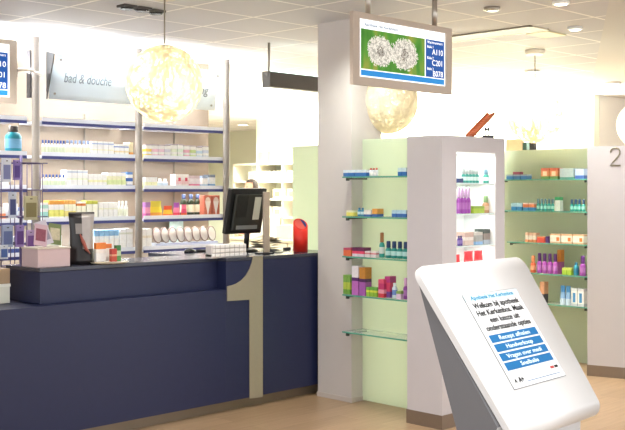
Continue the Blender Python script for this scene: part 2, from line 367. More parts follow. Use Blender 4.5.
def pendant(px,py,d,r,n,label,seed,em,top=None,shell_em=0):
    c=at_d(px,py,d); t=thing('globe_pendant',label,'pendant lamp',c)
    obj('yarn_shade',globe_mesh(r,n,seed),YARN if d<7 else YARN2,t,label='cream wound yarn shade')
    bm=newbm(); lathe(bm,[(.018,-.03),(.05,-.02),(.06,.02),(.04,.06),(.02,.09)],20); obj('bulb',bm,mat('fff3d0',.3,em=em),t)
    l=bpy.data.lights.new('pendant_light','POINT'); l.energy=(7 if d<7 else 1.6 if d<8 else 9); l.shadow_soft_size=.055; l.color=(1,.985,.94); lo_=bpy.data.objects.new('pendant_light',l); C.objects.link(lo_); lo_.location=c+Vector((0,0,-.09))
    bm=newbm(); lathe(bm,[(.02,.09),(.022,.14),(.012,.16)],12); obj('socket',bm,mat('a89a80',.4),t)
    bm=newbm(); tube(bm,[(0,0,.15),(0,0,CH-c.z-.03)],.005,8); obj('cord',bm,mat('8f8878',.4),t)
    bm=newbm(); lathe(bm,[(.075,CH-c.z-.045),(.09,CH-c.z-.03),(.09,CH-c.z-.002)],20); obj('ceiling_rose',bm,mat('ddd5c6',.4),t)
    return t
pendant(164.5,83.5,6.6,.252,420,'large cream yarn globe pendant hanging over the counter',1,20)
pendant(386,102,7.9,.252,330,'cream yarn globe pendant half hidden behind the hanging screen',2,6)
pendant(535,116,9.3,.252,300,'bright yarn globe pendant on a thin rod above the right shelves',3,60)
pendant(641,125,10.7,.252,160,'yarn globe pendant cut off by the right edge of the picture',4,15)
# small camera at far wall corner
t=thing('ceiling_sensor','tiny grey sensor hanging where far wall meets ceiling','sensor',on_z(560,97,CH)-Vector((.1,0,.16))); 
bm=newbm(); tube(bm,[(0,0,.05),(0,0,.158)],.012,8); obj('stem',bm,STEEL,t); bm=newbm(); lathe(bm,[(.02,-.02),(.045,.0),(.045,.04),(.02,.055)],14); obj('head',bm,mat('9a958a',.4),t)
# ================================================================ HANGING SCREENS
def EM(c,e=.85,var=0,vs=40): return mat(c,.6,em=e*.5,var=var,vs=vs)
def green_screen():
    def b(nt,p):
        N=nt.nodes.new; L=nt.links.new; tc=N('ShaderNodeTexCoord'); mp=N('ShaderNodeMapping'); mp.inputs['Scale'].default_value=(7,1,2.2); L(tc.outputs['Object'],mp.inputs[0])
        n=N('ShaderNodeTexNoise'); n.inputs['Scale'].default_value=2.2; n.inputs['Detail'].default_value=1; L(mp.outputs[0],n.inputs['Vector'])
        r=N('ShaderNodeValToRGB'); e=r.color_ramp.elements; e[0].position=.3; e[0].color=(*srgb('2f7a14'),1); e[1].position=.72; e[1].color=(*srgb('8f9a35'),1); k=e.new(.5); k.color=(*srgb('4f9426'),1)
        L(n.outputs['Fac'],r.inputs[0]); L(r.outputs[0],p.inputs['Base Color']); L(r.outputs[0],p.inputs['Emission Color']); p.inputs['Emission Strength'].default_value=.2; p.inputs['Roughness'].default_value=.5
    return node_mat('meadow_image',b)
GS=green_screen()
def screen(name,label,corner,width,height,full,parts_pos,mount):
    """corner=world lower-left of outer frame on plane y=const facing -y"""
    t=thing(name,label,'screen',corner)
    FR=mat('c6b8aa',.45,.1,var=.03)
    W,Hh=width,height; m=.060; mb=.050; mt=.036
    bm=newbm(); box(bm,0,W,.012,.026,0,Hh); box(bm,0,m,0,.012,0,Hh); box(bm,W-m,W,0,.012,0,Hh); box(bm,m,W-m,0,.012,0,mb); box(bm,m,W-m,0,.012,Hh-mt,Hh); obj('frame',bm,FR,t,label='brushed beige metal frame')
    x0,x1,z0,z1=m,W-m,mb,Hh-mt; w=x1-x0; h=z1-z0
    def rect(nm,a,b,c,d,mm,y=.010,lab=None): return bxo(nm,x0+a*w,x0+b*w,y,y+.0015,z0+c*h,z0+d*h,mm,t,label=lab)
    rect('display',0,1,0,1,EM('f4f8fa'),.0105,'lit white display')
    rect('image_panel',.025,.745,.145,.835,GS,.009,'green meadow picture')
    rect('queue_panel',.76,.985,.145,.835,EM('0b4a96',.7),.009,'blue queue number panel')
    rect('ticker_bar',.025,.985,.03,.125,EM('1c7fc4',.7),.009,'light blue ticker bar')
    # dandelion clocks, flat on the picture
    PD=mat('6d5a48',.6)
    for (cx_,cz_,rr,sd) in ((.235,.48,.285,5),(.505,.485,.30,6)):
        rnd=random.Random(sd); bm=newbm(); ox=x0+cx_*w; oz=z0+cz_*h; rx=rr*h
        bm2=newbm(); n=40
        vs=[bm2.verts.new((ox+rx*1.12*math.cos(2*math.pi*i/n)*(1+rnd.uniform(-.04,.04)),.0085,oz+rx*.86*math.sin(2*math.pi*i/n))) for i in range(n)]; bm2.faces.new(vs[::-1])
        pf=obj('dandelion_clock',bm2,EM('b2b1a8',.4),t,label='white dandelion clock')
        for k in range(380):
            a=rnd.uniform(0,2*math.pi); q=math.sqrt(rnd.random())*rx*.93; px_,pz_=ox+1.3*q*math.cos(a),oz+q*math.sin(a)
            for j in range(3):
                b_=a+rnd.uniform(-1.3,1.3); l=.11*rx; s=.006*rx+.0006
                dx,dz=math.cos(b_),math.sin(b_); 
                f=bm.faces.new([bm.verts.new((px_-dz*s,.0078-rnd.random()*.0004,pz_+dx*s)),bm.verts.new((px_+dx*l-dz*s,.0078,pz_+dz*l+dx*s)),bm.verts.new((px_+dx*l+dz*s,.0078,pz_+dz*l-dx*s)),bm.verts.new((px_+dz*s,.0078,pz_-dx*s))])
                f.material_index=0
        for k in range(110):
            a=rnd.uniform(0,2*math.pi); q=math.sqrt(rnd.random())*rx*.36; px_,pz_=ox+q*math.cos(a),oz+q*math.sin(a); s=.035*rx
            f=bm.faces.new([bm.verts.new((px_+s*math.cos(u),.0072,pz_+s*math.sin(u))) for u in (4,2,0)]); f.material_index=1
        obj('seed_fluff',bm,[EM('e6e4dc',.5),PD],pf)
    def tx(s,a,c,sz,mm,align='LEFT',wd=None):
        text('screen_text',s,frame((x0+a*w,.0085,z0+c*h),(1,0,0),(0,0,1)),sz*h,mm,t,align=align,w=wd,ext=.0003)
    WT=EM('ffffff',.9); 
    tx('Apotheek Het Kerkenbos',.06,.885,.085,EM('3a5878',.3)); 
    for s,c,sz,a,al in (('Wachtnummers',.765,.07,.775,'LEFT'),('Balie 1',.68,.07,.775,'LEFT'),('A110',.565,.15,.97,'RIGHT'),('Balie 2',.475,.07,.775,'LEFT'),('C201',.365,.15,.97,'RIGHT'),('Balie 3',.275,.07,.775,'LEFT'),('B078',.165,.15,.97,'RIGHT')):
        tx(s,a,c,sz,WT,al)
    return t
sy=5.97*(1-.0401)/R2
p=on_y(353,84,sy); q=on_y(452,93,sy); top=on_y(353,10.5,sy)
SW=q.x-p.x; SH=top.z-p.z
t=screen('hanging_screen','wide hanging queue screen showing two white dandelions','',0,0,1,None,None) if False else screen('hanging_screen','wide hanging queue screen in front of the column showing two white dandelions',(p.x,sy,p.z),SW,SH,1,None,None)
for px in (368,434.5):
    x=on_y(px,15,sy+.04).x-p.x; bm=newbm(); tube(bm,[(x,.04,SH-.01),(x,.04,CH-p.z-.002)],.017,12); obj('ceiling_pole',bm,STEEL,t)
ly=on_y(17,40,1).y; ly=7.35
q=on_y(17,104,ly); tt=on_y(17,40.5,ly); k=(tt.z-q.z)/SH
t=screen('hanging_screen','queue screen cut off by the left edge, on a short steel arm',(q.x-SW*k,ly,q.z),SW*k,tt.z-q.z,1,None,None)
bm=newbm(); b_=Vector((4.40,PY-.036,2.57)); 
a_=Vector((q.x,ly+.035,2.555)); tube(bm,[a_-t.location,a_+Vector((.05,.0,.01))-t.location,(a_+b_)/2+Vector((.0,-.03,.02))-t.location,b_-t.location],.013,8); obj('wall_arm',bm,STEEL,t)
bxo('arm_plate',SW*k,SW*k+.012,.01,.06,2.50-q.z,2.61-q.z,mat('8e867c',.4,.6),t)
# ================================================================ KIOSK
S=.65/.55
ps,ta=.836,.963; Wv=Vector((math.cos(ps),math.sin(ps),0)); Nv=Vector((-math.sin(ps),math.cos(ps),0)); Uv=Nv*math.cos(ta)+Vector((0,0,math.sin(ta)))
O=Vector((.519*S,2.682*S,H+(.957-H)*S)); PN=Wv.cross(Uv).normalized()
def w2(v): return Vector(((v.x+v.y)/R2,(v.y-v.x)/R2,v.z))
def inter(px,py,o,n):
    d=Vector(((px-CXP)/F,1,-(py-CYP)/F)); e=Vector((0,0,H)); return e+d*((o-e).dot(n)/d.dot(n))
front=lambda px,py: inter(px,py,O,PN)
base=O+Wv*.33+Nv*.3; base=Vector((base.x,base.y,0)); BW=w2(base)
ko=thing('information_kiosk','white slanted self service touch kiosk with grey sides in the foreground','kiosk',BW)
def kp(v): return w2(v)-BW
KW=mat('e2e2e3',.4,coat=.1); KG=mat('6c6c70',.5); KF=mat('d2d4d8',.4)
# front sheet: outline on the plane given in (a,b) plane coords, thick, with rolled lip
def ab(px,py):
    v=front(px,py)-O; return v.dot(Wv),v.dot(Uv)
rows=[]
tl=ab(412.8,263.5); tr=ab(523.5,259.3); bl=ab(508.5,428); br=ab(598,399)
TH=.022
L_=[];
def edge(bv,side):
    t_=(bv-bl[1])/(tl[1]-bl[1]) if side==0 else (bv-br[1])/(tr[1]-br[1])
    return (bl[0]+(tl[0]-bl[0])*t_) if side==0 else (br[0]+(tr[0]-br[0])*t_)
topb=(tl[1]+tr[1])/2; botb=(bl[1]+br[1])/2
prof=[]  # list of (position in (U,PN) coords, outward dir) ; PN points to viewer?
if PN.dot(-O)<0: PNo=-PN
else: PNo=PN
rc=.045
def prow(bv,rad):  # corner inset
    return edge(bv,0)+rad, edge(bv,1)-rad
bm=newbm(); secs=[]
cr=.05
for i in range(9):
    an=math.pi/2*i/8; secs.append((topb-cr*(1-math.sin(an)),cr*(1-math.cos(an)),None)) if False else None
for i in range(9):
    an=math.pi/2*i/8; bv=topb-cr*(1-math.cos(an)); inset=cr*(1-math.sin(an)); secs.append((O+Uv*bv,bv,inset,PNo))
secs.append((O+Uv*(botb+(topb-botb)*.5),botb+(topb-botb)*.5,0,PNo)); secs.append((O+Uv*botb,botb,0,PNo))
cen=O+Uv*botb-PNo*rc
Nb=-Uv
for i in range(1,13):
    an=math.radians(115)*i/12; dirv=PNo*math.cos(an)+Nb*math.sin(an); secs.append((cen+dirv*rc,botb,0,dirv))
lastdir=secs[-1][3]; tang=(PNo*-math.sin(math.radians(115))+Nb*math.cos(math.radians(115)))
secs.append((secs[-1][0]+tang*.09,botb,0,lastdir))
prev=None
for pos,bv,ins,dv in secs:
    l,r_=prow(bv,ins); q=[bm.verts.new(kp(pos+Wv*l)),bm.verts.new(kp(pos+Wv*r_)),bm.verts.new(kp(pos+Wv*r_-dv*TH)),bm.verts.new(kp(pos+Wv*l-dv*TH))]
    if prev:
        for i in range(4): f=bm.faces.new([prev[i],prev[(i+1)%4],q[(i+1)%4],q[i]]); f.smooth=(i in(0,2))
    else: bm.faces.new(q)
    prev=q
bm.faces.new(prev[::-1]); bmesh.ops.recalc_face_normals(bm,faces=bm.faces)
fo=obj('front_panel',bm,KW,ko,label='white slanted front panel with rolled lip'); 
# body behind the sheet : side outline measured on the left side plane
ls=edge(topb-.05,0)+.012; OL=O+Wv*ls
def side(px,py): return inter(px,py,OL,Wv)
s1=side(421,285.5); s2=side(457.5,430)
n1,z1_=(s1-O).dot(Nv),s1.z; n2,z2_=(s2-O).dot(Nv),s2.z
print('KIOSK apex',n1,z1_,'back@',n2,z2_,'lip z',(O+Uv*botb).z,'top z',(O+Uv*topb).z, 'front n', (O+Uv*botb-O).dot(Nv))
kz=n2+(n1-n2)*(0-z2_)/(z1_-z2_)
back=lambda z:n2+(n1-n2)*(z-z2_)/(z1_-z2_)
fr=lambda z:(z-O.z)/math.tan(ta)+TH/math.sin(ta)
lipz=(O+Uv*botb).z
ap=n1+.0
outl=[(fr(z1_)+.004,z1_),(fr(lipz+.0)+.004,lipz+.0),(fr(lipz)+.03,lipz-.06),(fr(lipz)+.05,.0),(.42,0),(n2,z2_-.01),(n1+.008,z1_)]
wl,wr=ls,edge(botb,1)-.02
def srow(n,z,a): return kp(O+Wv*a+Nv*n+Vector((0,0,z-O.z)))
bm=newbm(); A1=[bm.verts.new(srow(n,z,wl)) for n,z in outl]; B1=[bm.verts.new(srow(n,z,(edge(topb-.1,1)-.012) if i in(0,6) else wr)) for i,(n,z) in enumerate(outl)]
f=bm.faces.new(A1); f.material_index=0; f=bm.faces.new(B1[::-1]); f.material_index=0
for i in range(len(outl)):
    j=(i+1)%len(outl); f=bm.faces.new([A1[i],A1[j],B1[j],B1[i]]); f.material_index=1 if i in (1,2) else 0
bmesh.ops.recalc_face_normals(bm,faces=bm.faces); obj('body',bm,[KG,KF],ko,label='grey wedge shaped body')
# display sheet on the kiosk
d0,d1,d2,d3=[ab(*p) for p in ((517.8,388.7),(563,375.9),(515.2,289.7),(461.5,295.3))]
xa=min(d0[0],d3[0]); xb=max(d1[0],d2[0]); ya=(d0[1]+d1[1])/2; yb=(d2[1]+d3[1])/2; dw=xb-xa; dh=yb-ya
KM=frame(kp(O+Uv*ya+Wv*xa+PNo*.001), w2(Wv), w2(Uv))
def krect(nm,a,b,c,d,mm,h0,lab=None):
    bm=newbm(); box(bm,a*dw,b*dw,c*dh,d*dh,h0,h0+.0008); bmesh.ops.transform(bm,matrix=KM,verts=bm.verts); return obj(nm,bm,mm,ko,label=lab)
flip=1 if (w2(Wv).cross(w2(Uv))).dot(w2(PNo))>0 else -1
krect('screen_border',-.008,1.008,-.006,1.006,mat('70767c',.4),0,'thin grey border')
krect('touch_screen',0,1,0,1,EM('e6e9ec',.1),.001,'lit white touch screen')
krect('title_bar',0,1,.93,.995,EM('c8e4ee',.12),.0022)
BLU=EM('0668a4',.10)
def ktext(s,c,sz,mm,wd=None,bold=0,cx_=.5):
    text('screen_text',s,KM@Matrix.Translation((cx_*dw,c*dh,.0034)),sz*dh,mm,ko,align='CENTER',w=wd and wd*dw,ext=.0002,bold=bold*.9)
TXT=mat('16181c',.5)
ktext('Apotheek Het Kerkenbos',.938,.06,mat('1d86b4',.5),.80,.0005)
for i,(s,wd) in enumerate((('Welkom bij apotheek',.86),('Het Kerkenbos. Maak',.88),('een keuze uit',.56),('onderstaande opties',.84))): ktext(s,.845-i*.082,.084,TXT,wd,.0007)
for i,(s,wd) in enumerate((('Recept afhalen',.58),('Handverkoop',.5),('Vragen over medi',.66),('Snelbalie',.34))):
    c=.475-i*.098; krect('screen_button',.055,.945,c,c+.08,BLU,.0022,'blue touch button'); ktext(s,c+.02,.062,EM('e6f4fc',.5),wd)
ktext('A',.055,.05,TXT,None,.001,.085); ktext('A+',.05,.075,TXT,None,.001,.19)
krect('status_bar',.28,.93,.04,.045,mat('2f6fa0',.5),.0022,'thin blue line')
krect('flag_icon',.80,.87,.10,.125,mat('b84a48',.5),.0022,'small red icon'); krect('flag_icon',.885,.95,.10,.125,mat('1c1c1c',.5),.0022,'small black icon')
# ================================================================ PRODUCTS
def carton(w,d,h,bands,inset=None):
    """carton with stacked printed bands; bands=[(fraction,colour)]"""
    bm=newbm(); ms=[]; z=0; tot=sum(b[0] for b in bands)
    e=.0006
    for fr_,c in bands:
        z1=z+h*fr_/tot; i=len(ms); ms.append(mat(c,.42,var=.16,vs=55)); 
        v=[bm.verts.new(p) for p in ((-w/2,-d/2,z),(w/2,-d/2,z),(w/2,d/2,z),(-w/2,d/2,z),(-w/2,-d/2,z1),(w/2,-d/2,z1),(w/2,d/2,z1),(-w/2,d/2,z1))]
        for f in ((0,1,5,4),(1,2,6,5),(2,3,7,6),(3,0,4,7)): bm.faces.new([v[k] for k in f]).material_index=i
        if z==0: bm.faces.new([v[k] for k in (0,3,2,1)]).material_index=i
        z=z1; lastv=v; li=i
    bm.faces.new([lastv[k] for k in (4,5,6,7)]).material_index=li
    if inset:
        c,x0,x1,z0,z1=inset; ms.append(mat(c,.42)); box(bm,x0*w,x1*w,-d/2-e,-d/2+e,z0*h,z1*h,len(ms)-1)
    bmesh.ops.remove_doubles(bm,verts=bm.verts,dist=.00005)
    return bm,ms
def make(kind,w,d,h,cols,name,inset=None):
    if kind=='box':
        bm,ms=carton(w,d,h,cols,inset); return obj(name,bm,ms)
    r=w/2; dy=min(1,d/w) if d<w else 1
    if kind in('bottle','pump','tallcap'):
        hb=h*(.80 if kind=='bottle' else .62 if kind=='tallcap' else .7); body,label_,cap=cols
        bm=newbm(); prof=[(r*.86,0),(r*.96,hb*.03),(r*.97,hb*.25),(r*.975,hb*.26),(r*.975,hb*.68),(r*.97,hb*.69),(r*.95,hb*.80),(r*.7,hb*.93),(r*.42,hb*.99)]
        lathe(bm,prof,14,mi=[0,0,0,1,0,0,0,0],sy=dy); o=obj(name,bm,[mat(body,.3),mat(label_,.4)])
        bm=newbm()
        if kind=='pump': 
            lathe(bm,[(r*.4,hb*.985),(r*.42,hb*1.1),(r*.14,hb*1.11),(r*.14,h*.95),(r*.3,h*.955),(r*.3,h)],12,sy=dy); box(bm,-r*.7,0,-r*.12,r*.12,h*.955,h*.995)
        elif kind=='tallcap': lathe(bm,[(r*.62,hb*.985),(r*.66,hb*1.05),(r*.62,h*.97),(r*.5,h)],14,sy=dy)
        else: lathe(bm,[(r*.55,hb*.985),(r*.57,hb*1.02),(r*.57,h*.97),(r*.48,h)],14,sy=dy)
        obj('cap',bm,mat(cap,.35),o); return o
    if kind=='pouch':
        bm=newbm(); n=6; secs=[]
        for k in range(n+1):
            q=k/n; t_=d/2*(1-q*.92); ww=w/2*(.92+.08*math.sin(q*6))
            secs.append([bm.verts.new(p) for p in ((-ww,-t_*.3,q*h),(-ww*.5,-t_,q*h),(ww*.5,-t_,q*h),(ww,-t_*.3,q*h),(ww,t_*.3,q*h),(ww*.5,t_,q*h),(-ww*.5,t_,q*h),(-ww,t_*.3,q*h))])
        for k in range(n):
            for i in range(8):
                f=bm.faces.new([secs[k][i],secs[k][(i+1)%8],secs[k+1][(i+1)%8],secs[k+1][i]]); f.material_index=(0 if k<2 else 1 if k<4 else 2)
        bm.faces.new(secs[0][::-1]); bm.faces.new(secs[-1]).material_index=2
        return obj(name,bm,[mat(c,.3) for c in cols])
    if kind=='cone':   # carton with an upright cone printed on it
        bm,ms=carton(w,d,h,[(1,cols[0])]); ms+= [mat(cols[1],.4),mat(cols[2],.4)]; e=.0008; i=len(ms)-2
        prism(bm,[Vector((-w*.38,-d/2-e,h*.72)),Vector((w*.38,-d/2-e,h*.72)),Vector((0,-d/2-e,h*.06))],(0,e*.9,0),i)
        prism(bm,[Vector((w*.36*math.cos(a),-d/2-e,h*.72+h*.2*math.sin(a))) for a in [math.pi*k/8 for k in range(9)]],(0,e*.9,0),i+1)
        return obj(name,bm,ms)
def run(where,axis,plane,z,px0,px1,n,hpx,kind,cols,label,cat='box',name='medicine_box',depth=.07,inset=None,fill=.9,group=None,jit=0,front=None):
    """row of equal items between two picture columns; item front lies on 'plane'"""
    if axis=='y': a=on_y(px0,190,plane).x; b=on_y(px1,190,plane).x; rz=0
    else: a=on_x(px0,190,plane).y; b=on_x(px1,190,plane).y; rz=-math.pi/2
    mid=(a+b)/2; r=((on_y if axis=='y' else on_x)((px0+px1)/2,190,plane)); dd_=(r.x+r.y)/R2
    h=hpx*dd_/F; w=abs(b-a)/n
    if kind in('bottle','pump','tallcap'): depth=min(depth,w*fill) if depth else w*fill
    o=None
    for i in range(n):
        c=a+(b-a)*(i+.5)/n
        loc=(c,plane+depth/2,z) if axis=='y' else (plane+depth/2,c,z)
        if o is None: o=make(kind,w*fill,depth,h,cols,name,inset); o.location=loc; o.rotation_euler=(0,0,rz); cur=o
        else: cur=dup(o,loc,rz)
        if jit: cur.rotation_euler[2]+=random.uniform(-jit,jit)
        tag(cur,label,cat,(group or label) if n>1 else None)
    return o
SB,SC,SD,SE=[z+.0225 for z in ZS[1:]]
LB='left shelving bay'; MB_='middle shelving bay'
Y=7.72
W_='f4f4f0'
# ---- left main bay (between first and second steel post)
run('', 'y',Y,SB,42,66,8,15,'bottle',(W_,'e0ead0','2f4f9c'),'small white bottle with blue cap, second shelf, left end of the main bay','bottle','bottle',.05)
run('', 'y',Y,SB,66.5,91,6,15.5,'bottle',(W_,'f3efd8','8fa4cc'),'white bottle with pale blue cap mid second shelf under empty top shelf','bottle','bottle',.06)
run('', 'y',Y,SB,92,114,4,15,'box',[(5,W_),(1,'f0ecd0'),(4,W_),(1,'9fb2d8'),(1.5,W_)],'white carton with thin blue stripe on second shelf of the main bay',depth=.1)
run('', 'y',Y,SB,115,129,3,13,'box',[(4,W_),(1.2,'f2ddb0'),(3,W_),(1,'8098d0'),(2,W_)],'shorter cream banded white carton near right end of second shelf',depth=.1)
run('', 'y',Y,SB,129.5,133.5,1,15,'box',[(2,'e9a24e'),(4,'f6e8c4')],'cream carton with orange foot beside the second steel post',depth=.1)
run('', 'y',Y,SC,42,66,7,13.5,'bottle',(W_,'dce8cc','3a5aa6'),'small white bottle with deep blue cap, left end of third shelf','bottle','bottle',.05)
run('', 'y',Y,SC,66.5,88,4,18,'box',[(6,W_),(1,'e6eed4'),(4,W_),(1,'b8c4da'),(1,W_)],'tallest white cartons on third shelf of the main bay',depth=.1)
run('', 'y',Y,SC,88.5,107,4,14,'box',[(5,W_),(2,'f4f0c4'),(5,W_)],'white carton with pale yellow band mid third shelf',depth=.1)
run('', 'y',Y,SC,107.5,126,4,15.5,'box',[(3,W_),(4,'dfeab0'),(3,'f4f2cc'),(3,W_)],'pale green and white carton right side of third shelf',depth=.1)
run('', 'y',Y,SC,127,133,1,16,'box',[(2,'3f68b4'),(2,W_),(2,'3f68b4'),(2,W_),(1.5,'5f88c4')],'blue and white striped carton at right end of third shelf',depth=.1)
run('', 'y',Y,SD,42,48.5,1,18,'box',[(3,W_),(5,'9fd4cc'),(3,W_),(3,'b4ded2'),(2,W_)],'white carton with mint bands at left end of fourth shelf',depth=.1)
run('', 'y',Y,SD,49,64,3,20,'box',[(3,W_),(5,'e4e27a'),(4,W_),(3,'dfa24e')],'white and yellow carton with orange top, left on fourth shelf',depth=.1)
run('', 'y',Y,SD,64.5,76,3,20,'box',[(3,W_),(4,'e9dd88'),(5,'faf6dc'),(3,'e8b060')],'cream carton with yellow band and amber top, fourth shelf',depth=.1)
run('', 'y',Y,SD,76.5,86,2,18,'box',[(9,'fbf6de'),(1.5,'d27c34'),(1,W_)],'cream carton with thin orange stripe near its top behind the pouch',depth=.1)
run('', 'y',Y,SD,86.5,98,2,19,'box',[(9,'f8f8e4'),(2,'b7b94c')],'cream carton with olive top above the standing pouch',depth=.1)
run('', 'y',Y,SD,98.5,118,4,17,'box',[(7,W_),(1,'eef0da'),(4,W_)],'plain white carton right of middle on fourth shelf',depth=.1)
run('', 'y',Y,SD,118.5,129,3,18,'bottle',('f6f6ee','eef0dc','f2f2ea'),'plain white bottle at right end of fourth shelf','bottle','bottle',.06)
run('', 'y',Y,SE,42,62,4,18,'box',[(5,W_),(3,'dfe8d8'),(4,W_)],'white carton on the lowest visible shelf left of the pouch',depth=.1)
run('', 'y',Y,SE,94,119,5,21,'box',[(8,W_),(2,'e8eef4'),(4,'86b4dc')],'white carton with light blue top on the lowest visible shelf',depth=.1)
run('', 'y',Y,SE,120,133,2,21,'box',[(9,W_),(1,'d9dccc'),(2,W_)],'plain white carton beside the second post on the lowest visible shelf',depth=.1)
# ---- middle bay
cols=['f0d060','f2c8d8','eccfe0','d8d8e4','e4ead8','dfeede','f4b8cc','cfe2a0','c6def0','d0d8e8']
x=145.5
for i,c in enumerate(cols):
    hh=13.5 if i not in(4,5) else 14.5
    adj=('yellow','pale pink','lilac pink','silver grey','ivory','pale green','rose pink','lime green','sky blue','slate blue')[i]
    run('','y',Y,SB,x+.2,x+6.3,1,hh if i!=8 else 12.5,'box',[(3.5,c),(2,W_),(2.5,c),(3,W_),(1,'a8a0a8')],f'white carton with {adj} print on second shelf of the middle bay',depth=.09,group=None); x+=6.35
run('','y',Y,SC,145,157.5,2,11,'box',[(2,'dce69a'),(3,'f0f2c8'),(4,W_)],'white carton with lime foot, left on third shelf of the middle bay',depth=.09)
run('','y',Y,SC,159,169.5,2,9.5,'bottle',('eef0f2','c8d8e8','ffffff'),'small white bottle with pale blue label on third shelf of the middle bay','bottle','bottle',.06)
run('','y',Y,SC,175.5,189,2,14,'box',[(3,'f8e4e4'),(3,'f6d0d4'),(4,'faf0ee')],'pink and white carton with red dot on third shelf of the middle bay',depth=.09,inset=('d8506a',-.1,.3,.5,.75))
run('','y',Y,SC,189.5,200,2,12.5,'box',[(3,'e67ca4'),(4,'f4e8ec'),(2,'d8c4cc')],'white carton with magenta foot on third shelf of the middle bay',depth=.09)
run('','y',Y,SC,202,208,1,12.5,'box',[(3,'7fb4dc'),(5,W_),(2,'a4b8d0')],'white carton with light blue foot near right of third shelf',depth=.09)
run('','y',Y,SC,209,215.5,1,13.5,'box',[(3,'5f9ccc'),(5,'eef0f4'),(2,'8894a8')],'white carton with mid blue foot at right end of third shelf',depth=.09)
run('','y',Y,SD,145.5,150.5,1,16,'box',[(4,'c060a0'),(5,'e89abc'),(4,'b47cc0')],'magenta carton at left end of the sweets shelf',depth=.08)
run('','y',Y,SD,151.5,164.5,1,17,'pouch',('e8a03c','f0d83c','e2cf48'),'yellow standing pouch on the fourth shelf of the middle bay','pouch','pouch',.07)
run('','y',Y,SD,165,175,1,12,'pouch',('e87838','f4c43c','e0542e'),'yellow and red low pouch beside the yellow pouch','pouch','pouch',.07)
run('','y',Y,SD,175.5,182,1,15,'pouch',('d83c58','e87c9c','a44cb0'),'red and violet pouch on the fourth shelf of the middle bay','pouch','pouch',.07)
run('','y',Y-.01,SD,182.5,188.5,1,13,'pouch',('e06028','d84870','e86c90'),'orange and pink pouch left of the dark bottles','pouch','pouch',.05)
run('','y',Y+.07,SD,182,203,3,23,'bottle',('26301e','e4e0c4','3c4a6c'),'dark green bottle with cream label on the fourth shelf','bottle','bottle',.06)
run('','y',Y,SD,203.8,220,2,21.5,'cone',('c8705a','f2ece6','e6d6cc'),'terracotta carton printed with a white cone at the right of fourth shelf',depth=.07)
# row of discs under the fourth shelf
p=on_y(170,231,7.98); run('','y',7.98,SE,169,184,1,27,'box',[(1,'c8dcd2')],'pale mint card behind the row of round discs','card','display_card',.012)
rk=thing('disc_rack','white rack holding a row of round white discs','rack',(on_y(184,240,7.80).x,7.80,SE))
hw=on_y(214,240,7.8).x-rk.location.x
bxo('tray',-hw,hw,-.06,.08,0,.045,mat('dfe3ee',.4),rk); 
for i in range(3): bxo('blue_stripe',-hw,hw,-.0615,-.06,.008+i*.013,.013+i*.013,mat('5a68a8',.4),rk,label='blue stripe')
prev=None
for i in range(8):
    px=156+i*7.75; q=on_y(px,239,7.80)
    if prev is None:
        bm=newbm(); lathe(bm,[(.0655,0),(.07,.006),(.0655,.012)],28); bmesh.ops.transform(bm,matrix=Matrix.Rotation(math.radians(20),4,'Z')@Matrix.Rotation(math.radians(80),4,'X'),verts=bm.verts)
        d=obj('round_disc',bm,mat('cfc8c2',.35)); 
        bm=newbm(); tube(bm,[(.07*math.cos(a),-.002,.07*math.sin(a)) for a in [2*math.pi*k/28 for k in range(29)]],.0065,6); bmesh.ops.transform(bm,matrix=Matrix.Rotation(math.radians(20),4,'Z')@Matrix.Rotation(math.radians(-10),4,'X')@Matrix.Translation((0,-.006,0)),verts=bm.verts)
        obj('rim',bm,mat('7d6660',.4),d); prev=d; d.location=(q.x,7.79,SE+.045+.072)
    else: d=dup(prev,(q.x,7.79,SE+.045+.072))
    tag(d,'round white disc with brown rim standing in the white rack','disc','discs in the rack under the middle bay')
run('','y',7.72,SE,141.5,152,2,20,'box',[(1,W_),(.2,'e8e0d0'),(.6,W_)],'white carton left of the disc rack',depth=.08)
# ---- leftmost bay
o=run('','y',Y,SB,8,24.5,1,28.5,'bottle',('1a8496','6fa8cc','4a4440'),'large teal mouthwash bottle on the leftmost shelf','bottle','mouthwash_bottle',.10,fill=1)
run('','y',Y,SC,-6,9,3,13,'box',[(4,W_),(2,'d8dcd8'),(3,W_)],'plain white carton at left edge of the third shelf',depth=.09)
run('','y',Y,SD,-6,6,2,15,'box',[(2,W_),(3,'e88a5a'),(4,W_)],'white carton with orange spot band at the left edge',depth=.09)
run('','y',Y,SD,8,18,2,18,'box',[(3,'eef0f4'),(3,'d0dae8'),(4,W_)],'white carton with grey blue band at left edge of fourth shelf',depth=.09)
run('','y',Y,SD,19,25,1,14,'box',[(3,'6070b0'),(3,W_),(2,'8090c0')],'blue banded carton behind the wire rack',depth=.09)
run('','y',Y,SE,-6,22,5,19,'box',[(4,'5060a0'),(3,W_),(4,'c8ccd8')],'white carton with indigo foot behind the wire rack',depth=.09)
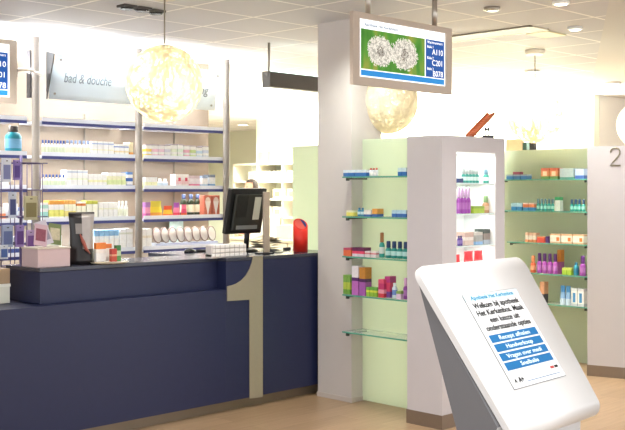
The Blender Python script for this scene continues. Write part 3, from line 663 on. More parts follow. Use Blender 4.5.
# ---- glass bay beside the column (front plane x=5.49)
X1=5.49; X1b=5.52; G=[z+.0012 for z in GZ]
nb='column bay'
run('','x',X1,G[0],343,366,4,6.5,'box',[(3,'2f6cb0'),(2.5,'dbe6f0')],'low blue and white carton on the topmost glass shelf beside the column',depth=.08)
run('','x',X1b,G[0],368.5,377,3,8,'bottle',('d8e0e8','e6e6ea','c84030'),'tiny bottle with red cap on the topmost glass shelf','bottle','bottle',.04)
run('','x',X1b,G[0],397.5,406,2,8,'box',[(3,'2a66a8'),(3,'c9dce6')],'blue and pale blue carton at right end of the topmost glass shelf',depth=.08)
run('','x',X1b,G[1],346,353.5,1,5.5,'box',[(1,'e4d86a'),(.5,'f0eecc')],'small yellow carton on the second glass shelf beside the column',depth=.07)
run('','x',X1b,G[1],356.5,363,2,8.5,'bottle',('3a94b8','d4e6ee','2f6f9c'),'small teal blue bottle on the second glass shelf beside the column','bottle','bottle',.04)
run('','x',X1,G[1],363.5,371.5,1,6.5,'box',[(1,'2f60a4'),(2,'e9e4e0')],'white carton with blue foot, centre of the second glass shelf',depth=.07)
run('','x',X1,G[1],372,377.5,1,8,'box',[(1,'2f60a4'),(2,'e0a04c')],'orange carton with blue foot on the second glass shelf',depth=.07)
run('','x',X1b,G[1],391.5,406,3,7,'box',[(2,'2c64b0'),(2,'b6d4e8')],'blue carton with pale top at right end of the second glass shelf',depth=.07)
run('','x',X1,G[2],343,351,1,8,'box',[(3,'dc6a44'),(1,'b8486c')],'orange carton at left end of the third glass shelf',depth=.08)
run('','x',X1,G[2],352,364,2,9,'box',[(2,'d8c8d4'),(2,'e0486c'),(2.5,'6a2a54')],'plum and crimson carton on the third glass shelf',depth=.08)
run('','x',X1,G[2],364.6,376,2,6,'box',[(2,'dcd0d0'),(1,'d07c84'),(1,'e8dcdc')],'flat pinkish white carton on the third glass shelf',depth=.08)
run('','x',X1b,G[2],377.5,382.5,1,25,'tallcap',('2f9e92','d8e4e0','9c6a3c'),'tall teal bottle with brown cap on the third glass shelf','bottle','bottle',.05)
run('','x',X1b,G[2],383.5,406.5,4,17,'tallcap',('1f9088','bfe4e2','1c3a6a'),'teal bottle with navy cap in a row on the third glass shelf','bottle','bottle',.05)
run('','x',X1,G[3],343,350,2,19,'box',[(2,'6a9a40'),(3,'b2c24e'),(3,'7aa850')],'olive and lime carton at left end of the fourth glass shelf',depth=.07)
run('','x',X1,G[3],351.5,358.5,1,29,'box',[(6,'b468b4'),(1.5,'5a2c6c'),(5,'e8e4ea')],'purple carton with white top on the fourth glass shelf',depth=.07)
run('','x',X1,G[3],359,365.5,1,28,'box',[(6,'a45cac'),(1.5,'50285c'),(5,'c88a3c')],'purple carton with amber top on the fourth glass shelf',depth=.07)
run('','x',X1,G[3],366,377,3,9,'box',[(3,'8cb43c'),(1.5,'d8dc50'),(2,'6cae4c')],'small yellow green carton on the fourth glass shelf',depth=.06)
run('','x',X1,G[3],378,384,1,18,'box',[(2,'cc3c48'),(2,'e8a0b0'),(3,'c0386c'),(2,'d85878')],'crimson banded carton on the fourth glass shelf',depth=.07)
run('','x',X1b,G[3],384.5,390,1,21,'box',[(2,'7a4a9c'),(3,'d2486c'),(2,'b83c84')],'magenta and violet carton on the fourth glass shelf',depth=.07)
run('','x',X1b,G[3],390.5,395.5,1,15,'bottle',('d6e4f0','6c8cd0','e8eef4'),'white bottle with blue label on the fourth glass shelf','bottle','bottle',.04)
run('','x',X1,G[3],396,401,1,8,'box',[(2,'e0c4dc'),(1,'8cb060')],'low pink carton with green top on the fourth glass shelf',depth=.07)
run('','x',X1b,G[3],401.5,406.5,1,21,'tallcap',('8c3c98','b070b8','d8a4d4'),'purple bottle cut off by the display cabinet on fourth glass shelf','bottle','bottle',.04)
# ---- niche of the lit display cabinet (front plane y=4.18)
NY=4.19; N=[z+.0008 for z in NZ]
run('','y',NY,N[0],458.5,463.5,1,4.5,'box',[(1,'24305c')],'flat navy carton at left of the top niche shelf',depth=.1)
run('','y',NY,N[0],464,480.5,5,14.5,'tallcap',('2f8c80','c4d4d0','9aa2a0'),'teal bottle with grey cap on the top niche shelf','bottle','bottle',.05)
run('','y',NY,N[0],486.5,490.5,1,14,'tallcap',('2f9080','c8dcd4','5a7c8c'),'single teal bottle at right of the top niche shelf','bottle','bottle',.05)
run('','y',NY,N[1],459,472,4,26,'tallcap',('a04cac','b46cbc','c8a8cc'),'purple bottle with mauve cap on the second niche shelf','bottle','bottle',.05)
run('','y',NY,N[1],473,485,1,7,'box',[(1,'a4bc34'),(.5,'8aa838')],'flat lime green carton on the second niche shelf',depth=.1)
run('','y',NY,N[1],486.2,491.2,1,17,'tallcap',('bc8c68','d8b89c','7a9a68'),'tan bottle with green cap on the second niche shelf','bottle','bottle',.05)
run('','y',NY,N[2],459,463.5,2,10,'bottle',('5a3c8c','8c74b0','34285c'),'short violet bottle on the third niche shelf','bottle','bottle',.04)
run('','y',NY,N[2],464.5,474,1,13,'box',[(3,'d0b8ac'),(2,'e6dcd4'),(3,'c8aca0')],'beige carton on the third niche shelf',depth=.08)
run('','y',NY,N[2],475.5,483,1,12.5,'box',[(2,'8cb4dc'),(4,'a8a8a4'),(2,'c8c4bc')],'grey carton with blue foot on the third niche shelf',depth=.08)
run('','y',NY,N[2],483.5,490.5,1,15,'box',[(2,'b4c0cc'),(3,'988c84'),(2,'4a5450')],'taupe carton with dark top at right of the third niche shelf',depth=.08)
run('','y',NY,N[3],459,464,1,23,'pouch',('d84048','f0dcd8','cc2c34'),'narrow red and white bag behind the top of the kiosk','bag','bag',.07)
run('','y',NY,N[3],468,488,2,25,'pouch',('d03038','d84c50','c8242c'),'red bag in the lowest visible part of the niche','bag','bag',.08)
# ---- glass bay left of numeral 2 wall (front plane x=8.14)
X2=8.145; X2b=8.18
run('','x',X2,G[0],506,527.5,3,4.8,'box',[(2,'3c7cb4'),(1,'a8bccc')],'low blue carton at left of the topmost shelf in the right bay',depth=.08)
run('','x',X2+.09,G[0],512.5,520,1,7.5,'box',[(1,'b05870')],'small red carton behind the low blue cartons',depth=.06)
run('','x',X2,G[0],540.5,558,2,11,'box',[(2,'5a8c4c'),(4,'d88c5c'),(2,'cf6a4c')],'orange patterned carton with green foot, topmost shelf of the right bay',depth=.09,inset=('f0d8b8',-.25,.25,.3,.7))
run('','x',X2,G[0],559,574,1,10.5,'box',[(1,'4f9484'),(5,'b4c8c8')],'pale grey green carton on the topmost shelf of the right bay',depth=.09)
run('','x',X2,G[0],574.6,584,1,10,'box',[(2,'3c5c9c'),(4,'a8b8d0')],'pale blue carton with indigo foot at the right end of topmost shelf',depth=.09)
run('','x',X2,G[1],511,522,2,7.5,'box',[(2,'2c80b4'),(2,'a8d0dc')],'blue carton on second shelf of the right bay',depth=.08)
run('','x',X2,G[1],522.6,534,2,8,'box',[(2,'3888b8'),(2,'d87c4c'),(1,'ecd8c8')],'blue carton with orange band on second shelf of the right bay',depth=.08)
run('','x',X2b,G[1],535.5,553.5,5,12,'tallcap',('20a090','a0dcd0','5c8088'),'teal bottle in the left group on the second shelf of the right bay','bottle','bottle',.05)
run('','x',X2b,G[1],554.5,560,1,14,'box',[(5,'dce8dc'),(1.5,'3c9c60')],'white carton with green top on second shelf of the right bay',depth=.06)
run('','x',X2b,G[1],569,584.5,4,12,'tallcap',('20a090','a0dcd0','3c5c7c'),'teal bottle in the right group on the second shelf of the right bay','bottle','bottle',.05)
run('','x',X2,G[2],525,536,3,9.5,'box',[(2,'dc8c5c'),(3,'ece0d0'),(2,'d8b090')],'small cream carton with orange foot on third shelf of the right bay',depth=.07)
run('','x',X2,G[2],536.5,545,1,6,'box',[(3,'d85040'),(1,'e88c60')],'flat red carton on third shelf of the right bay',depth=.07)
run('','x',X2,G[2],545.4,548.5,1,6.5,'box',[(1,'5c3474')],'small violet carton right of the flat red one',depth=.07)
run('','x',X2,G[2],549.5,584,3,9.5,'box',[(1,'cfae8c'),(4,'ece4d4'),(1,'e0b48c')],'cream carton with orange dot in a row on third shelf of the right bay',depth=.08,inset=('d87838',.12,.4,.25,.65))
run('','x',X2,G[3],529,534.5,1,17,'tallcap',('d8643c','e8a07c','e89060'),'orange bottle at left of the fourth shelf in the right bay','bottle','bottle',.05)
run('','x',X2,G[3],535.5,556.5,4,20,'tallcap',('b050b4','c47cc8','5c2c74'),'purple bottle with violet cap on fourth shelf of the right bay','bottle','bottle',.05)
run('','x',X2+.06,G[3],557,561,1,24,'box',[(3,'a85c9c'),(3,'d88c3c')],'tall carton with orange top on fourth shelf of the right bay',depth=.06)
run('','x',X2,G[3],561.8,571.5,2,7,'box',[(2,'a4c43c'),(1,'c8d468')],'flat lime carton on fourth shelf of the right bay',depth=.07)
run('','x',X2,G[3],572.3,577.5,1,13,'bottle',('2c94a8','2c7ca0','2a6c94'),'small turquoise bottle on fourth shelf of the right bay','bottle','bottle',.05)
run('','x',X2,G[3],578.3,584.5,1,20,'tallcap',('a850b0','bc78c4','6a3480'),'purple bottle cut off by the numeral 2 wall','bottle','bottle',.05)
run('','x',X2,G[4],539.5,544.5,1,21,'box',[(3,'4c4850'),(4,'d8a07c')],'tan carton with dark foot beside the kiosk edge',depth=.07)
run('','x',X2,G[4],558.5,569.5,2,19,'pouch',('c8d8e8','8cb4dc','4c90cc'),'blue and white bag on lowest shelf of the right bay','bag','bag',.06)
run('','x',X2,G[4],571,584,2,17.5,'box',[(1,'c8d0d8'),(5,'f0f0ee'),(1,'d8dce0')],'white carton with blue wave on lowest shelf of the right bay',depth=.07,inset=('4c94cc',-.25,.2,.2,.75))
# ================================================================ COUNTER ITEMS
CT=1.1105
def cpos(px,py,z=CT): v=on_z(px,py,z); return v
# pale pink leaflet box
t=thing('leaflet_box','wide pale pink leaflet box at left end of the counter top','box',(3.50,5.70,CT)); 
PKB=mat('cdb4b6',.5,var=.03); BGB=mat('cfc3b4',.5,var=.03)
a=on_y(22,268,5.69); b=on_y(71,267,5.69); xx0=max(a.x,3.262)-3.5; xx1=b.x-3.5
bxo('front_tray',xx0,xx1,0,.20,0,.115,PKB,t,.003)
bxo('lid',xx0-.004,xx1+.004,-.004,.204,.115,.125,BGB,t,.002,label='beige lid')
lt=CT+.1255
for i,(px,c1,c2,lab,tilt) in enumerate(((40,'8a4a5c','c8a8b4','wine red leaflet leaning on the pink leaflet box',.2),(52,'8f8a9c','c9c4cf','grey photo leaflet fanned on the pink leaflet box',-.25),(63,'cfc6a8','7c8a58','cream leaflet on the right of the pink leaflet box',.15))):
    q=on_y(px,250,5.78); bm=newbm(); box(bm,-.045,.045,-.002,.002,0,.14+.02*(i==1),0); box(bm,-.035,.035,-.0026,-.002,.03,.11,1)
    bmesh.ops.transform(bm,matrix=Matrix.Rotation(math.radians(-14),4,'X')@Matrix.Rotation(tilt,4,'Y'),verts=bm.verts)
    zmin=min(v.co.z for v in bm.verts)
    o=obj('leaflet',bm,[mat(c2,.4),mat(c1,.4,var=.3,vs=60)]); o.location=(q.x,5.78+.05*i,lt-zmin); tag(o,lab,'leaflet')
# black and silver standing pouch
p=cpos(81.5,264); t=thing('standing_pouch','tall black and silver standing pouch on the counter','pouch',(p.x,p.y,CT))
bm=newbm(); n=10; secs=[]
wB=.086; 
for k in range(n+1):
    q=k/n; ww=wB*(1-.12*math.sin(math.pi*q)); tt_=.05*(1-q*.93); secs.append([bm.verts.new(v) for v in ((-ww,-tt_*.2,q*.335),(-ww*.55,-tt_,q*.335),(0,-tt_*1.1,q*.335),(ww*.55,-tt_,q*.335),(ww,-tt_*.2,q*.335),(ww,tt_*.2,q*.335),(0,tt_,q*.335),(-ww,tt_*.2,q*.335))])
for k in range(n):
    for i in range(8):
        f=bm.faces.new([secs[k][i],secs[k][(i+1)%8],secs[k+1][(i+1)%8],secs[k+1][i]]); f.smooth=True
        f.material_index= 0 if (k<3 or (i<2 and k<6) or i==0 or (i<2 and k>7)) else (1 if i in (1,) else 2)
bm.faces.new(secs[0][::-1]); f=bm.faces.new(secs[-1])
obj('bag',bm,[mat('1e1a1c',.3,var=.2),mat('8a8480',.3,var=.25,vs=25),mat('b2acaa',.3,.2,var=.15,vs=20)],t)
bm=newbm(); tube(bm,[(-.02,-.052,.20),(.0,-.055,.15),(.02,-.057,.10),(.045,-.056,.07)],[.004,.012,.010,.003],8); obj('printed_swirl',bm,mat('a8584a',.4),t,label='reddish printed swirl')
t.rotation_euler=(0,0,math.radians(-20)); bxo('seal_strip',-.084,.084,-.004,.004,.333,.343,mat('4a4648',.35),t)
# tray with small packs
p=cpos(109.5,263.5); t=thing('round_tray','small round beige tray carrying packs beside the pouch','tray',(p.x,p.y,CT)); 
bm=newbm(); lathe(bm,[(.10,0),(.13,.006),(.135,.014),(.125,.010)],28,sy=.75); obj('plate',bm,mat('b9ad98',.4),t)
zt=CT+.0145
for dx,dy,w,h,c,lab in ((-.055,.03,.075,.125,[(4,W_),(2,'eeeae4'),(3,'e88436')],'white pack with orange top behind the small red box'),(.005,-.035,.04,.085,[(3,'c04a34'),(1,'e0a080'),(3,'b83c30')],'small red box on the round tray'),(.06,-.005,.034,.105,[(2,'4f8a48'),(2,'b8cca8'),(2,'3f7c44')],'small green box on the round tray'),(.01,.045,.055,.115,[(4,W_),(2,'f0eee8'),(2,'e07c3c')],'second white and orange pack on the tray, between red and green boxes')):
    d_=Vector((dx,dy,0)); d_.rotate(Matrix.Rotation(0,3,'Z')); bm,ms=carton(w,.03,h,c); o=obj('medicine_box',bm,ms); o.location=(p.x+dx,p.y+dy,zt); tag(o,lab,'box')
# mouse
p=cpos(190,252.5); t=thing('computer_mouse','black computer mouse on the counter left of the white tray','mouse',(p.x,p.y,CT))
bm=newbm(); bmesh.ops.create_uvsphere(bm,u_segments=20,v_segments=10,radius=1)
for v in bm.verts: v.co=Vector((v.co.x*.055,v.co.y*.032,max(0,v.co.z)*.034*(1-.25*v.co.x)))
for f in bm.faces: f.smooth=True
obj('shell',bm,mat('1d1e22',.25),t); bm=newbm(); lathe(bm,[(.006,0),(.006,.006)],10,(.028,0,.027)); obj('wheel',bm,mat('55565a',.4),t)
p=cpos(204,252); t=thing('numeric_keypad','flat black keypad between the mouse and the white tray','keypad',(p.x,p.y+.03,CT)); bxo('base',-.06,.045,-.03,.03,0,.014,mat('202126',.35),t,.003)
bm=newbm()
for i in range(5):
    for j in range(3): box(bm,-.055+i*.019,-.041+i*.019,-.024+j*.017,-.012+j*.017,.014,.018)
obj('keys',bm,mat('33343a',.4),t)
# white ribbed paper tray
p=cpos(231,257.5); t=thing('paper_tray','white ribbed stack tray below the monitor','tray',(p.x,p.y,CT))
xl=on_y(212,255,p.y).x-p.x; xr=on_y(247,255,p.y).x-p.x
for i in range(3):
    bm=newbm(); z=.008+i*.032; box(bm,xl+.006*i,xr-.006*i,0,.08,z,z+.024); obj('ribbed_layer',bm,mat('eeeae8',.4),t,.004)
bm=newbm(); box(bm,xl,xr,.01,.07,0,.09); obj('core',bm,mat('d4cecc',.5),t)
for i in range(7):
    q=xl+.03+i*(xr-xl-.06)/6
    bm=newbm(); box(bm,q-.002,q+.002,-.0015,.0,.012,.094); obj('divider',bm,mat('b8b2b0',.5),t)
# monitor seen from behind
my=5.98; a=on_y(223,232,my); b=on_y(259,232,my); c=on_y(231,187.5,my-.05)
t=thing('computer_monitor','black computer monitor seen from behind on the counter','monitor',((a.x+b.x)/2,my,CT)); lo=t.location
mw=(b.x-a.x); mh=.36; tl_=math.radians(12)
Mx=Matrix.Translation((.02,0,a.z-CT-.02))@Matrix.Rotation(tl_,4,'X')
def mpart(nm,x0,x1,y0,y1,z0,z1,mm,bev=0,lab=None):
    bm=newbm(); box(bm,x0,x1,y0,y1,z0,z1); bmesh.ops.transform(bm,matrix=Mx,verts=bm.verts); return obj(nm,bm,mm,t,bev,lab)
BK=mat('191a1a',.35); mpart('bezel',-mw/2,mw/2,0,.04,0,mh,BK,.006)
mpart('back_cover',-mw/2+.04,mw/2-.03,-.03,0,.03,mh-.04,mat('24261f',.4),.012)
mpart('sticker',mw*.12,mw*.30,-.0315,-.03,.12,.30,mat('b8b8a8',.5),0,'pale grey label'); mpart('port_strip',-mw*.3,mw*.28,-.034,-.03,.045,.075,mat('7c7e7c',.5),0,'grey row of ports')
bm=newbm()
for i in range(9): box(bm,-mw*.34+i*.012,-mw*.34+i*.012+.005,-.0315,-.03,.14,.32)
bmesh.ops.transform(bm,matrix=Mx,verts=bm.verts); obj('vent_slots',bm,mat('0c0c0c',.5),t)
bm=newbm(); tube(bm,[(.10,.06,.015),(.10,.05,.10),(.09,.03,.20)],.022,12); obj('stand_neck',bm,BK,t)
bm=newbm(); lathe(bm,[(.11,0),(.115,.01),(.08,.02),(.03,.035)],24,(.10,.07,0),sy=.8); obj('stand_foot',bm,BK,t)
# steel display stand right of monitor
p=cpos(261,253.5); t=thing('display_stand','slim upright beige steel panel right of the monitor','stand',(p.x,p.y-.06,CT)); zt_=on_y(262,192,t.location.y).z-CT
bxo('upright_panel',-.028,.028,-.012,.012,.012,zt_,mat('b5a594',.4,.3),t,.004); bxo('foot',-.075,.04,-.05,.05,0,.012,DARK,t,.003)
# printer/papers, right part
p=cpos(275,250); t=thing('paper_pile','loose heap of beige papers on the counter right of the monitor','papers',(p.x,p.y+.10,CT))
rnd=random.Random(3)
for i in range(6):
    bm=newbm(); n=6; z0=.012+i*.016
    g=[[bm.verts.new((-.14+.28*u/n,-.05+.11*v/n,z0+.018*math.sin(u*.9+i)*(v/n)+.006)) for v in range(n+1)] for u in range(n+1)]
    for u in range(n):
        for v in range(n): bm.faces.new([g[u][v],g[u+1][v],g[u+1][v+1],g[u][v+1]]).smooth=True
    bmesh.ops.solidify(bm,geom=bm.faces,thickness=.006)
    bmesh.ops.transform(bm,matrix=Matrix.Rotation(rnd.uniform(-.12,.12),4,'Z'),verts=bm.verts)
    obj('sheet',bm,mat(('cfc6b4','bcae98','d8d0c2')[i%3],.6),t)
p=cpos(287,250); tag(bxo('black_stapler',-.035,.035,-.012,.012,0,.022,DARK,None,.004),'small black stapler left of the red tin','stapler').location=(p.x,p.y,CT)
bm=newbm(); pts_=[cpos(266,253.5),cpos(272,252.6),cpos(278,253.2),cpos(283,252.4)]; tube(bm,[Vector((q.x,q.y,CT+.005)) for q in pts_],.0045,6); tag(obj('cable',bm,DARK),'thin black cable lying on the counter','cable')
# red collecting tin
p=cpos(299.8,252); t=thing('collection_tin','red cylindrical collecting tin with slanted top on the counter end','tin',(5.615,5.75,CT))
r=.058; zh=.255; n=28; bm=newbm(); lo_=[];hi_=[]
def slant(x,y): return zh-.035-(.55*(-y)*1.0)*1.0
for i in range(n):
    a_=2*math.pi*i/n; x,y=r*math.cos(a_),r*math.sin(a_); lo_.append(bm.verts.new((x,y,0))); hi_.append(bm.verts.new((x,y,.215+.71*y+.35*x)))
for i in range(n): f=bm.faces.new([lo_[i],lo_[(i+1)%n],hi_[(i+1)%n],hi_[i]]); f.smooth=True
bm.faces.new(lo_[::-1]); bm.faces.new(hi_); obj('body',bm,mat('dd2a1c',.35),t)
bm=newbm(); hi2=[]; m2=[]
for i in range(n):
    a_=2*math.pi*i/n; x,y=.8*r*math.cos(a_),.8*r*math.sin(a_); m2.append(bm.verts.new((x,y,.217+.71*y+.35*x)))
f=bm.faces.new(m2); bmesh.ops.solidify(bm,geom=[f],thickness=-.003); obj('slanted_lid',bm,mat('ee6a60',.4),t,label='lighter red slanted lid')
bm=newbm(); m2=[]
for i in range(12):
    a_=-1.3+2.2*i/11; m2.append(bm.verts.new((.78*r*math.cos(a_),.78*r*math.sin(a_),.2205+.71*.78*r*math.sin(a_)+.35*.78*r*math.cos(a_))))
f=bm.faces.new(m2); bmesh.ops.solidify(bm,geom=[f],thickness=-.002); obj('blue_label',bm,mat('24489c',.4),t,label='blue patch on the lid')
# ================================================================ WIRE RACK (left, behind counter end)
rx,ry=on_y(21,200,6.9).x,6.9
t=thing('wire_spinner_rack','wire spinner rack with hanging packs behind the left counter end','rack',(rx,ry,0))
WIRE=mat('54486c',.35,.5)
bm=newbm(); tube(bm,[(0,0,.03),(0,0,1.86)],.012,10); obj('centre_pole',bm,WIRE,t)
bm=newbm(); lathe(bm,[(.22,0),(.22,.02),(.03,.035)],24); obj('base',bm,DARK,t)
for z in (1.80,1.60,1.40,1.20,1.03,.8):
    bm=newbm(); ring=[(.16*math.cos(2*math.pi*k/24),.16*math.sin(2*math.pi*k/24),z) for k in range(25)]; tube(bm,ring,.004,6)
    for k in range(4):
        a_=math.pi/4+k*math.pi/2; tube(bm,[(0,0,z),(.2*math.cos(a_),.2*math.sin(a_),z)],.004,6)
    obj('wire_tier',bm,WIRE,t)
bm=newbm()
for k in range(8):
    a_=2*math.pi*k/8; tube(bm,[(.16*math.cos(a_),.16*math.sin(a_),.8),(.16*math.cos(a_),.16*math.sin(a_),1.80)],.0035,6)
obj('upright_wires',bm,WIRE,t)
hang=[(7,170,10,24,'8a8ec0','e6e8f4','pale blue and white hanging pack at upper left of the wire rack'),(17,170,7,20,'5a3c90','8a70b8','violet hanging pack near top of the wire rack'),(13,205,8,26,'444c84','cfd4e4','navy hanging pack on the middle of the wire rack'),
      (31,208,15,24,'8c7f50','c8c09a','olive gold hanging pack on the right of the wire rack'),(8,236,12,22,'6a78ac','a9b4d4','blue grey pack low on the wire rack'),(20,236,9,22,'6a3c8a','a284c4','purple pack low on the wire rack'),(31,240,9,20,'7c4c98','c0a0cc','mauve pack low on the right of the wire rack'),(4,252,9,14,'5878b8','e8ecf4','round blue print pack at the far left edge')]
for i,(px,py,wpx,hpx,c1,c2,lab) in enumerate(hang):
    q=on_y(px,py,6.69); dd_=(q.x+q.y)/R2; w=wpx*dd_/F*.8*1.15; h=hpx*dd_/F
    bm=newbm(); box(bm,-w/2,w/2,0,.02,0,h,0); box(bm,-w*.42,w*.42,-.001,0,h*.12,h*.72,1); box(bm,-w*.1,w*.1,-.001,0,h*.86,h*.9,2)
    o=obj('hanging_pack',bm,[mat(c2,.4),mat(c1,.4),DARK]); o.location=(q.x,6.69-.004*(i%2),q.z-h/2); tag(o,lab,'pack')
# low items on the lower counter, far left
p=on_z(0,300,.885); y_=5.86
tag(bxo('beige_carton',-.22,.0,0,.2,0,.095,mat('a88f70',.5,var=.05),None,.003),'tan carton stacked on a white bin at the far left of the lower counter','box').location=(on_y(10,290,y_).x,y_,.885+.125)
t=thing('storage_bin','white plastic bin at the far left of the lower counter','bin',(on_y(10,290,y_).x,y_,.886)); bxo('body',-.22,.0,0,.2,0,.118,mat('dcdccc',.4,var=.03),t,.004); bxo('rim',-.223,.003,-.003,.203,.105,.123,mat('eaeade',.4),t)
# ================================================================ BACKGROUND ROOM
un=thing('storage_shelving','long white open storage shelving against the far wall','shelving',(12.1,10.8,0))
WS=mat('eeeada',.5)
zz=[2.07,1.76,1.45,1.14,.83,.52,.1]
for z in zz: bxo('shelf',-.2,.24,-1.4,3.14,z-.03,z,WS,un)
for k in range(8): y=-1.4+k*4.51/7; bxo('divider',-.2,.24,y,y+.03,0,2.07,WS,un)
# bins on the shelves
k_=0
for zi,z in enumerate(zz[1:4]):
    first=None
    for j in range(14):
        y=9.43+(j//2)*.644+(.17 if j%2==0 else .45)
        if (j+zi*2)%5==3: continue
        if (j-1)%2 and 0: continue
        c=('ece6d2','e2d6b8','f2eee0')[zi]
        if first is None:
            bm=newbm(); box(bm,-.15,.15,-.105,.105,0,.17,0); box(bm,-.152,-.15,-.06,.06,.04,.12,1); first=obj('storage_box',bm,[mat(c,.5),mat(('c8c2a8','b89878','c4a890')[zi],.5)]); o=first; o.location=(12.1,y,z+.0005)
        else: o=dup(first,(12.1,y,z+.0005))
        tag(o,'cream storage box on the %s shelf of the far white shelving'%('upper','middle','lower')[zi],'box','boxes on the %s far shelf'%('upper','middle','lower')[zi])
for i,(px,w,h,lab) in enumerate(((268,.28,.2,'left yellow carton on top of the far white shelving'),(282,.38,.24,'right yellow carton on top of the far white shelving'))):
    q=on_x(px,160,12.05); o=bxo('yellow_carton',-.15,.15,-w/2,w/2,0,h,mat('e6d898',.5,var=.1,vs=8)); o.location=(12.08,q.y,2.0705); tag(o,lab,'box')
# side work counter unit in the back (seen through the gap)
wu=thing('work_unit','pale cream work unit with drawers behind the counter monitor','cabinet',(9.3,9.4,0))
bxo('body',-.3,.3,-1.1,1.2,0,.92,mat('e4dec6',.5),wu); bxo('worktop',-.33,.33,-1.13,1.23,.92,.95,mat('d8cfb4',.4),wu)
for j in range(4):
    for i in range(3): 
        d=bxo('drawer',-.315,-.3,-1.08+j*.57,-.54+j*.57,.12+i*.27,.37+i*.27,mat('eee8d2',.45),wu); bxo('handle',-.33,-.315,-.87+j*.57,-.75+j*.57,.30+i*.27,.315+i*.27,STEEL,d)
for i,(dy,w,h,c,lab) in enumerate(((-.75,.3,.22,'d8c8b0','tan paper box on the back work unit, right end'),(-.3,.35,.30,'e8e4d6','white machine cover on the back work unit'),(.3,.3,.18,'d4c4b4','low beige box on the middle of the back work unit'),(.8,.25,.28,'e2dccc','tall cream box on the back work unit, left end'))):
    o=bxo('storage_box',-.14,.14,-w/2,w/2,0,h,mat(c,.5,var=.05)); o.location=(9.3,9.4+dy,.9505); tag(o,lab,'box')
# low cabinet behind right partition with things on its top
cbt=thing('storage_cabinet','tall white storage cabinet standing behind the right green partition','cabinet',(8.75,5.3,0)); bxo('body',-.25,.25,-.75,.75,.0,1.95,WHITE,cbt); bxo('top_board',-.26,.26,-.76,.76,1.95,1.965,WHITE,cbt)
a=on_x(506,150,8.6); b=on_x(522,150,8.6); o=bxo('tan_display_board',0,.04,b.y,a.y,1.966,on_x(514,139,8.6).z,mat('d9b88c',.5,var=.05)); o.location=(8.6,0,0); tag(o,'tan board on top of the cabinet behind the right partition','board')
for px,w,c,lab in ((525.2,.035,'3f5a48','small dark green pack on the cabinet behind the partition'),(529,.03,'a9c8c0','small mint pack between two dark packs on the cabinet'),(533,.055,'34302c','small dark brown pack on the cabinet behind the partition')):
    q=on_x(px,150,8.6); hh=on_x(px,142.5,8.6).z-1.966; o=bxo('small_pack',-.02,.02,-w/2,w/2,0,hh,mat(c,.4)); o.location=(8.6,q.y,1.966); tag(o,lab,'box')
# ================================================================ PERSON (far back, mostly behind the monitor)
def skin(name,verts,edges,radii,m,parent,sub=2):
    me=bpy.data.meshes.new(name); me.from_pydata(verts,edges,[]); o=bpy.data.objects.new(name,me); C.objects.link(o); o.parent=parent; me.materials.append(m)
    s=o.modifiers.new('skin','SKIN'); s.use_smooth_shade=True
    for i,r in enumerate(radii): me.skin_vertices[0].data[i].radius=(r,r) if not isinstance(r,tuple) else r
    me.skin_vertices[0].data[0].use_root=True
    u=o.modifiers.new('sub','SUBSURF'); u.levels=sub; u.render_levels=sub
    return o
pp_=at_d(252,188,15.0); per=thing('person','person with short dark hair in a white coat standing in the back room','person',(pp_.x,pp_.y,0),math.radians(80))
per.scale=(1.0,1.0,1.0); SK=mat('d8a488',.5); HAIR=mat('3a2a22',.6); COAT=mat('ecebe6',.6); TR=mat('3a3d4a',.7)
V=[(0,0,.95),(0,0,1.12),(0,0,1.32),(0,0,1.43),(0,0,1.50),(0,.02,1.60),(0,.01,1.68)]
E_=[(0,1),(1,2),(2,3),(3,4),(4,5),(5,6)]; Rr=[.13,.125,.15,.10,.052,.085,.07]
def add(ch,rs,root):
    p=root
    for v,r in zip(ch,rs): V.append(v); Rr.append(r); E_.append((p,len(V)-1)); p=len(V)-1
    return p
for s in (-1,1):
    add([(s*.10,0,.88),(s*.10,.02,.50),(s*.10,-.02,.09),(s*.105,.13,.035)],[.09,.058,.04,.032],0)
    h_=add([(s*.18,0,1.39),(s*.23,-.02,1.12),(s*.21,.18,.98),(s*.20,.25,.97)],[.055,.043,.033,.028],3)
    for k in range(5):
        f_=[(.075,.085,.088,.08,.05)[k]]; ang=(k-1.5)*.012; 
        if k==4: add([(s*.20-s*.035,.28,.965),(s*.20-s*.05,.31,.955)],[.011,.009],h_)
        else: add([(s*.20+s*ang,.30,.965),(s*.20+s*ang*1.5,.25+f_[0]+.02,.95)],[.010,.008],h_)
skin('body',V,E_,Rr,SK,per,1)
bm=newbm(); bmesh.ops.create_uvsphere(bm,u_segments=24,v_segments=16,radius=1)
for v in bm.verts: v.co=Vector((v.co.x*.082,v.co.y*.098-.0,v.co.z*.115))+Vector((0,.018,1.635))
for f in bm.faces: f.smooth=True
obj('head',bm,SK,per)
bm=newbm(); bmesh.ops.create_uvsphere(bm,u_segments=24,v_segments=16,radius=1)
bmesh.ops.delete(bm,geom=[v for v in bm.verts if (v.co.y>.35 and v.co.z<.45) or v.co.z<-.6],context='VERTS')
for v in bm.verts: v.co=Vector((v.co.x*.094,v.co.y*.108,v.co.z*.122))+Vector((0,.008,1.645))
for f in bm.faces: f.smooth=True
obj('hair',bm,HAIR,per)
bm=newbm(); tube(bm,[(0,.11,1.655),(0,.127,1.625),(0,.115,1.612)],[.007,.013,.009],8); obj('nose',bm,SK,per)
for s in (-1,1):
    bm=newbm(); lathe(bm,[(.001,-.006),(.01,0),(.001,.006)],10,(s*.032,.107,1.648)); obj('eye',bm,mat('2a201c',.3),per)
    bm=newbm(); lathe(bm,[(.004,-.025),(.014,-.01),(.016,.012),(.004,.026)],10,(s*.084,.02,1.635),sx=.5); obj('ear',bm,SK,per)
bm=newbm(); tube(bm,[(-.022,.108,1.585),(0,.116,1.583),(.022,.108,1.585)],.005,6); obj('mouth',bm,mat('a85a50',.5),per)
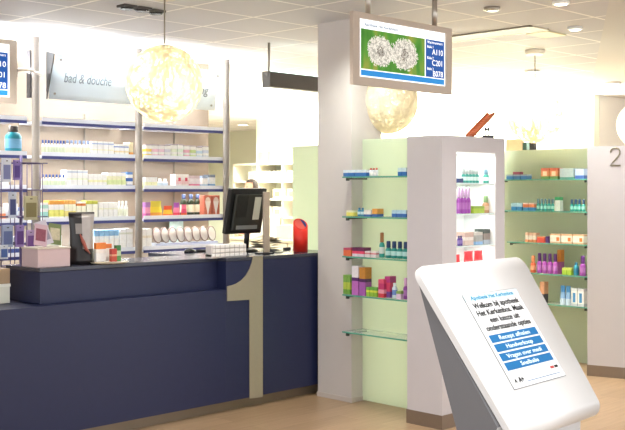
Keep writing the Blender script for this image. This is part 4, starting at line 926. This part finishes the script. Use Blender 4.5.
bm=newbm(); lathe(bm,[(.20,.62),(.185,.85),(.165,1.08),(.19,1.30),(.175,1.40),(.09,1.455),(.06,1.48)],24,sy=.72); obj('coat',bm,COAT,per)
for s in (-1,1):
    bm=newbm(); tube(bm,[(s*.15,0,1.40),(s*.195,0,1.36),(s*.235,-.02,1.12),(s*.213,.15,1.0)],[.05,.066,.055,.045],12); obj('sleeve',bm,COAT,per)
    bm=newbm(); tube(bm,[(s*.10,0,.9),(s*.10,.02,.50),(s*.10,-.02,.10)],[.1,.075,.06],12); obj('trouser_leg',bm,TR,per)
    bm=newbm(); tube(bm,[(s*.10,-.06,.04),(s*.103,.04,.045),(s*.106,.17,.03)],[.035,.042,.028],10); obj('shoe',bm,DARK,per)
# ================================================================ LIGHT
w=bpy.data.worlds.new('world'); bpy.context.scene.world=w; w.use_nodes=True
w.node_tree.nodes['Background'].inputs[0].default_value=(.97,.99,1.0,1); w.node_tree.nodes['Background'].inputs[1].default_value=1.15
def area(name,loc,sx,sy_,power,col=(1,.97,.9),rot=(0,0,0)):
    l=bpy.data.lights.new(name,'AREA'); l.shape='RECTANGLE'; l.size=sx; l.size_y=sy_; l.energy=power; l.color=col
    o=bpy.data.objects.new(name,l); C.objects.link(o); o.location=loc; o.rotation_euler=rot; return o
# shelf strip lights (under each shelf, shining down)
for i in range(3):
    x0=PX[i]; cx_=(PX[i]+PX[i+1])/2
    for z in ZS[:5]: area('shelf_strip_light',(cx_,7.78,z-.016),.9,.03,2.5 if i<2 else 1.5,(1,.97,.92),(math.radians(-0),0,0))
    area('shelf_strip_light',(cx_,7.75,2.45),.9,.1,.9,(1,.96,.9),(math.radians(25),0,0))
    area('unseen_uplight',(cx_,7.80,2.62),.95,.15,15,(.97,.99,1),(math.radians(205),0,0))  # unseen uplight behind the signs, washing the ceiling
# niche light
area('niche_light',(5.76,4.20,1.850),.4,.05,.9,(1,.98,.94)); 
for z in NZ: area('niche_light',(5.76,4.22,z-.012),.4,.05,.45,(1,.98,.94))
# back rooms : uplights added without fittings, to wash ceiling and far wall
area('unseen_uplight',(11.6,9.6,2.2),.4,5,330,(.98,1,.88),(math.radians(180),0,0))
area('unseen_uplight',(8.2,10.5,2.3),1.5,3,150,(.98,1,.88),(math.radians(180),0,0))
for x,y,e in ((11,9,90),(11.2,12.7,50),(9.5,7.5,60),(12,14.5,80),(14,5.6,50),(13.2,15.6,90),(5.2,4.85,9),(7.6,5.1,30),(7.2,10.6,40)):  # spots added to brighten back rooms and green partitions, no fittings modelled
    l=bpy.data.lights.new('added_spot','SPOT'); l.energy=e*4; l.spot_size=math.radians(140); l.spot_blend=.8; l.shadow_soft_size=.08; l.color=(.98,1,.90)
    o=bpy.data.objects.new('added_spot',l); C.objects.link(o); o.location=(x,y,CH-.04)
for x,y,e in ((3.6,4.2,26),(2.3,1.0,20),(3.4,.6,14),(5.0,3.0,26),(7.3,4.4,20),(2.5,2.2,26),(4.9,6.7,18),(3.6,6.9,18),(7.4,3.2,20)):  # fill spots added over kiosk, counter and shop floor, no fittings modelled
    l=bpy.data.lights.new('added_spot','SPOT'); l.energy=e*2; l.spot_size=math.radians(130); l.spot_blend=.8; l.shadow_soft_size=.08; l.color=(1,.98,.95)
    o=bpy.data.objects.new('added_spot',l); C.objects.link(o); o.location=(x,y,CH-.04)
# ================================================================ CAMERA
cam=bpy.data.cameras.new('camera'); co=bpy.data.objects.new('camera',cam); C.objects.link(co)
cam.sensor_width=36; cam.lens=36*F/625; cam.shift_y=-25/625; cam.clip_start=.05; cam.clip_end=100
co.location=(0,0,H); co.rotation_euler=(math.radians(90),0,math.radians(45-90)); bpy.context.scene.camera=co
vs=bpy.context.scene.view_settings; vs.view_transform='Standard'; vs.look='None'; vs.gamma=1; vs.exposure=1.0; vs.use_curve_mapping=False
